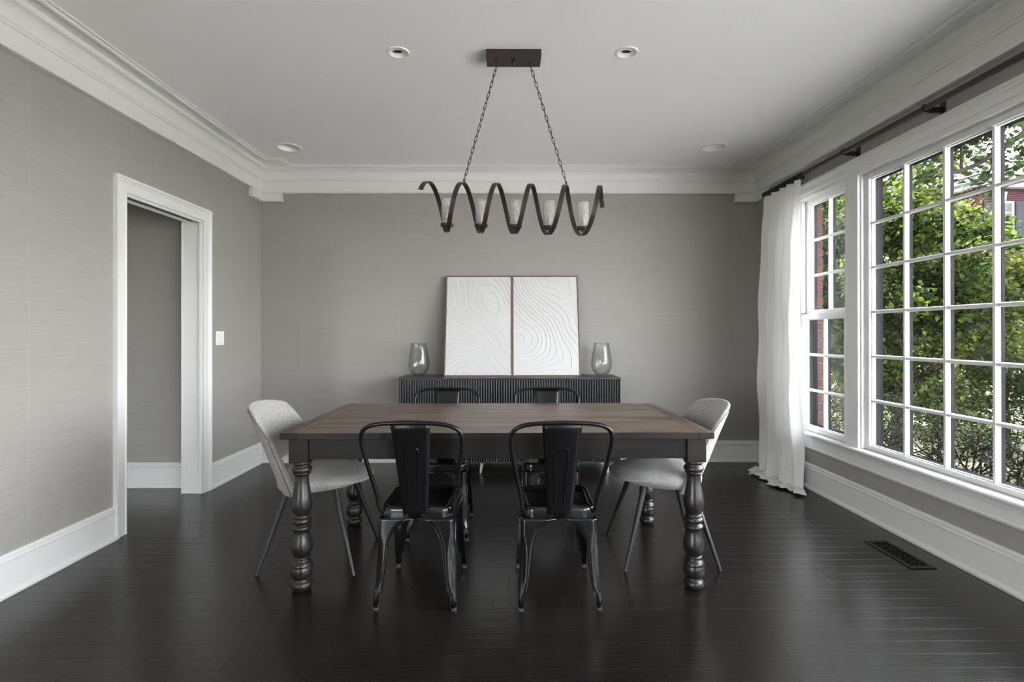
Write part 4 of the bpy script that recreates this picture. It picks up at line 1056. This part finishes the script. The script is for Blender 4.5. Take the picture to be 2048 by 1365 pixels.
# 6. hedge: twiggy bushes close to the window
def hedge_bush(label, x, y, h, r, nleaf, top):
    t = thing('hedge_shrub', label, 'shrub', (x, y, GZ), 0, 'twiggy hedge shrubs under the window')
    b = B(); tips = []
    for k in range(11):
        a = random.uniform(0, 2*PI); q = random.uniform(.2, 1)
        tip = (r*q*math.cos(a), r*q*math.sin(a), h*random.uniform(.75, 1)); P = []
        for m_ in range(7):
            f_ = m_/6; P.append((tip[0]*f_**1.3+random.uniform(-.08, .08), tip[1]*f_**1.3+random.uniform(-.08, .08), tip[2]*f_+random.uniform(-.04, .04)*(m_ > 0)))
        P[0] = (P[0][0], P[0][1], 0); Q = smoothpath(P, 3); b.tube(Q, [.013*(1-.7*f_/18) for f_ in range(19)], 5)
        tips += P[3:]
        for m_ in (2, 3, 4, 5):
            a2 = random.uniform(0, 2*PI); e = (P[m_][0]+.2*math.cos(a2), P[m_][1]+.2*math.sin(a2), P[m_][2]+random.uniform(.05, .22))
            b.tube([P[m_], ((P[m_][0]+e[0])/2+random.uniform(-.03, .03), (P[m_][1]+e[1])/2+random.uniform(-.03, .03), (P[m_][2]+e[2])/2), e], [.006, .005, .0025], 4); tips.append(e)
    b.build('stems', bark, t, smooth=True)
    tp = np.array(tips); tp = tp[tp[:, 2] > h*.62] if top else tp
    leaf_mass('foliage', small_shape, clumps([tuple(v) for v in tp], nleaf, .11), .026, leaf_hedge, t, .4)
    low = clumps([(random.uniform(-r, r), random.uniform(-r, r), .22) for _ in range(14)], nleaf//3, .16)
    leaf_mass('low_foliage', small_shape, low, .032, leaf_hedge, t, .6)
spots = [(3.30, 5.15, 1.02), (3.32, 4.45, 1.05), (3.34, 3.8, 1.08), (3.36, 3.2, 1.1), (3.40, 5.9, 1.05), (3.5, 6.7, 1.1)]
nm = ['nearest the dense tree trunk', 'left of the picture window centre', 'at the picture window centre', 'at the right edge of the frame', 'behind the side window', 'furthest along the wall']
for (x, y, h), s_ in zip(spots, nm): hedge_bush('low twiggy hedge shrub under the window, '+s_, x, y, h+.02, .42, 2300, True)
# clipped dense hedge further out
t = thing('clipped_hedge', 'dense dark clipped hedge beyond the low shrubs at right', 'hedge', (6.0, 5.9, GZ))
hp_ = np.stack([rng.uniform(-.5, 1.6, 15000), rng.uniform(-.45, .45, 15000), .45+.95*rng.random(15000)**.8], 1)
leaf_mass('foliage', small_shape, hp_, .038, leaf_hedge, t, .5)
branchy(t, (.3, 0, 0), [(-.3, -.2, 1), (.1, -.2, 1.1), (.6, -.2, 1), (1.0, .1, 1.1), (1.4, -.1, 1.0)], .02, bark, .06)
# background shrubs and trees
for i, (x, y, h, r, lab) in enumerate([(7.1, 8.6, 1.15, 1.0, 'low leafy shrub on the lawn just behind the dense tree'), (9, 15, 1.3, 1.6, 'low round shrub on the lawn, behind the yellow-green shrub'), (13, 19, 1.6, 2.2, 'low wide shrub by the road'), (15.3, 28.5, 7, 3.4, 'far leafy tree beyond the road, left'), (21.2, 30, 8, 1.9, 'far leafy tree beside the brick house'),
                                   (8.6, 24.5, 8, 3.0, 'far leafy tree between the two houses'), (17.3, 19, 2.6, 1.5, 'round shrub in front of the brick house'),
                                   (7.0, 13.5, 5.5, 2.2, 'leafy tree on the lawn behind the slender tree'), (10.5, 13.0, 3.4, 1.5, 'small leafy tree on the lawn behind the sunlit tree'), (6.8, 18.5, 7, 2.6, 'leafy tree on the lawn, furthest behind the side window')]):
    t = thing('background_tree' if h > 2 else 'background_shrub', lab, 'tree' if h > 2 else 'shrub', (x, y, GZ), 0, 'plants far across the lawn')
    B().tube([(0, 0, 0), (.1, 0, h*.4), (0, 0, h*.8)], [.04*h**.7, .03*h**.7, .01*h], 8).build('trunk', bark, t, smooth=True)
    cs = blob(90, (0, 0, h*.62), (r, r, h*.42), .4)
    leaf_mass('foliage', small_shape, clumps(cs, 5000, r*.28), .16 if h > 2 else .10, leaf_far, t, .6)

# brick house across the road
hs = thing('brick_house', 'red brick house with white sash window and dark shutters across the road', 'house', (23.8, 26.0, GZ), math.radians(6))
B().box(0, 12, 0, 9, 0, 9.0).build('wall', brick_far, hs)
b = B().box(-.30, 12.4, -.35, 9.3, 9.0, 9.25); b.box(-.55, 12.7, -.6, 9.6, 9.25, 9.5); b.build('cornice', hwhite, hs)
B().add([(-.7, -.7, 9.5), (12.8, -.7, 9.5), (12.8, 9.7, 9.5), (-.7, 9.7, 9.5), (4, 4.5, 12.5), (8, 4.5, 12.5)], [(0, 1, 5, 4), (1, 2, 5), (2, 3, 4, 5), (3, 0, 4), (3, 2, 1, 0)]).build('roof', roofm, hs)
B().box(-.03, 12.03, -.05, 0, 5.15, 5.45).build('band_course', hwhite, hs)
for wx in (1.34, 4.4, 7.5):
    for wz in (7.1, 3.0):
        wn = B().box(wx-.58, wx+.58, -.06, .02, wz-1.0, wz+1.25); wo = wn.build('window_frame', hwhite, hs, bevel=.01)
        for r in range(2):
            for c_ in range(3):
                for q in range(2):
                    z0 = wz-.86+r*1.06+q*.5
                    B().box(wx-.46+c_*.31, wx-.18+c_*.31, -.068, -.05, z0, z0+.44).build('pane', darkglass, wo)
        B().box(wx-.72, wx+.72, -.12, .02, wz-1.12, wz-1.0).build('sill', hwhite, hs)
        b = B(); b.add([(wx-.10, -.07, wz+1.27), (wx+.10, -.07, wz+1.27), (wx+.17, -.07, wz+1.72), (wx-.17, -.07, wz+1.72), (wx-.10, 0, wz+1.27), (wx+.10, 0, wz+1.27), (wx+.17, 0, wz+1.72), (wx-.17, 0, wz+1.72)], [(0,1,2,3),(0,4,5,1),(1,5,6,2),(2,6,7,3),(3,7,4,0)]); b.build('keystone', hwhite, hs)
        for s in (-1, 1):
            xa = wx+s*.90
            so = B().box(xa-.24, xa+.24, -.05, 0, wz-1.0, wz+1.25).build('shutter', hshut, hs)
            B().box(xa-.17, xa+.17, -.065, -.045, wz-.88, wz+.05).build('shutter_panel', hshut, so, bevel=.01); B().box(xa-.17, xa+.17, -.065, -.045, wz+.18, wz+1.13).build('shutter_panel', hshut, so, bevel=.01)
h2 = thing('distant_house', 'pale pinkish brick house glimpsed through the side window leaves', 'house', (10.5, 34.0, GZ), math.radians(-4))
B().box(0, 11, 0, 8, 0, 7).build('wall', brick_pink, h2)
B().add([(-.5, -.5, 7), (11.5, -.5, 7), (11.5, 8.5, 7), (-.5, 8.5, 7), (-.5, 4, 10.5), (11.5, 4, 10.5)], [(0, 1, 5, 4), (2, 3, 4, 5), (0, 4, 3), (1, 2, 5), (3, 2, 1, 0)]).build('roof', roofm, h2)
for wx in (2.5, 5.5, 8.5):
    wo = B().box(wx-.6, wx+.6, -.06, .02, 4.2, 6.2).build('window_frame', hwhite, h2); B().box(wx-.48, wx-.04, -.07, -.05, 4.3, 6.1).build('pane', darkglass, wo); B().box(wx+.04, wx+.48, -.07, -.05, 4.3, 6.1).build('pane', darkglass, wo)
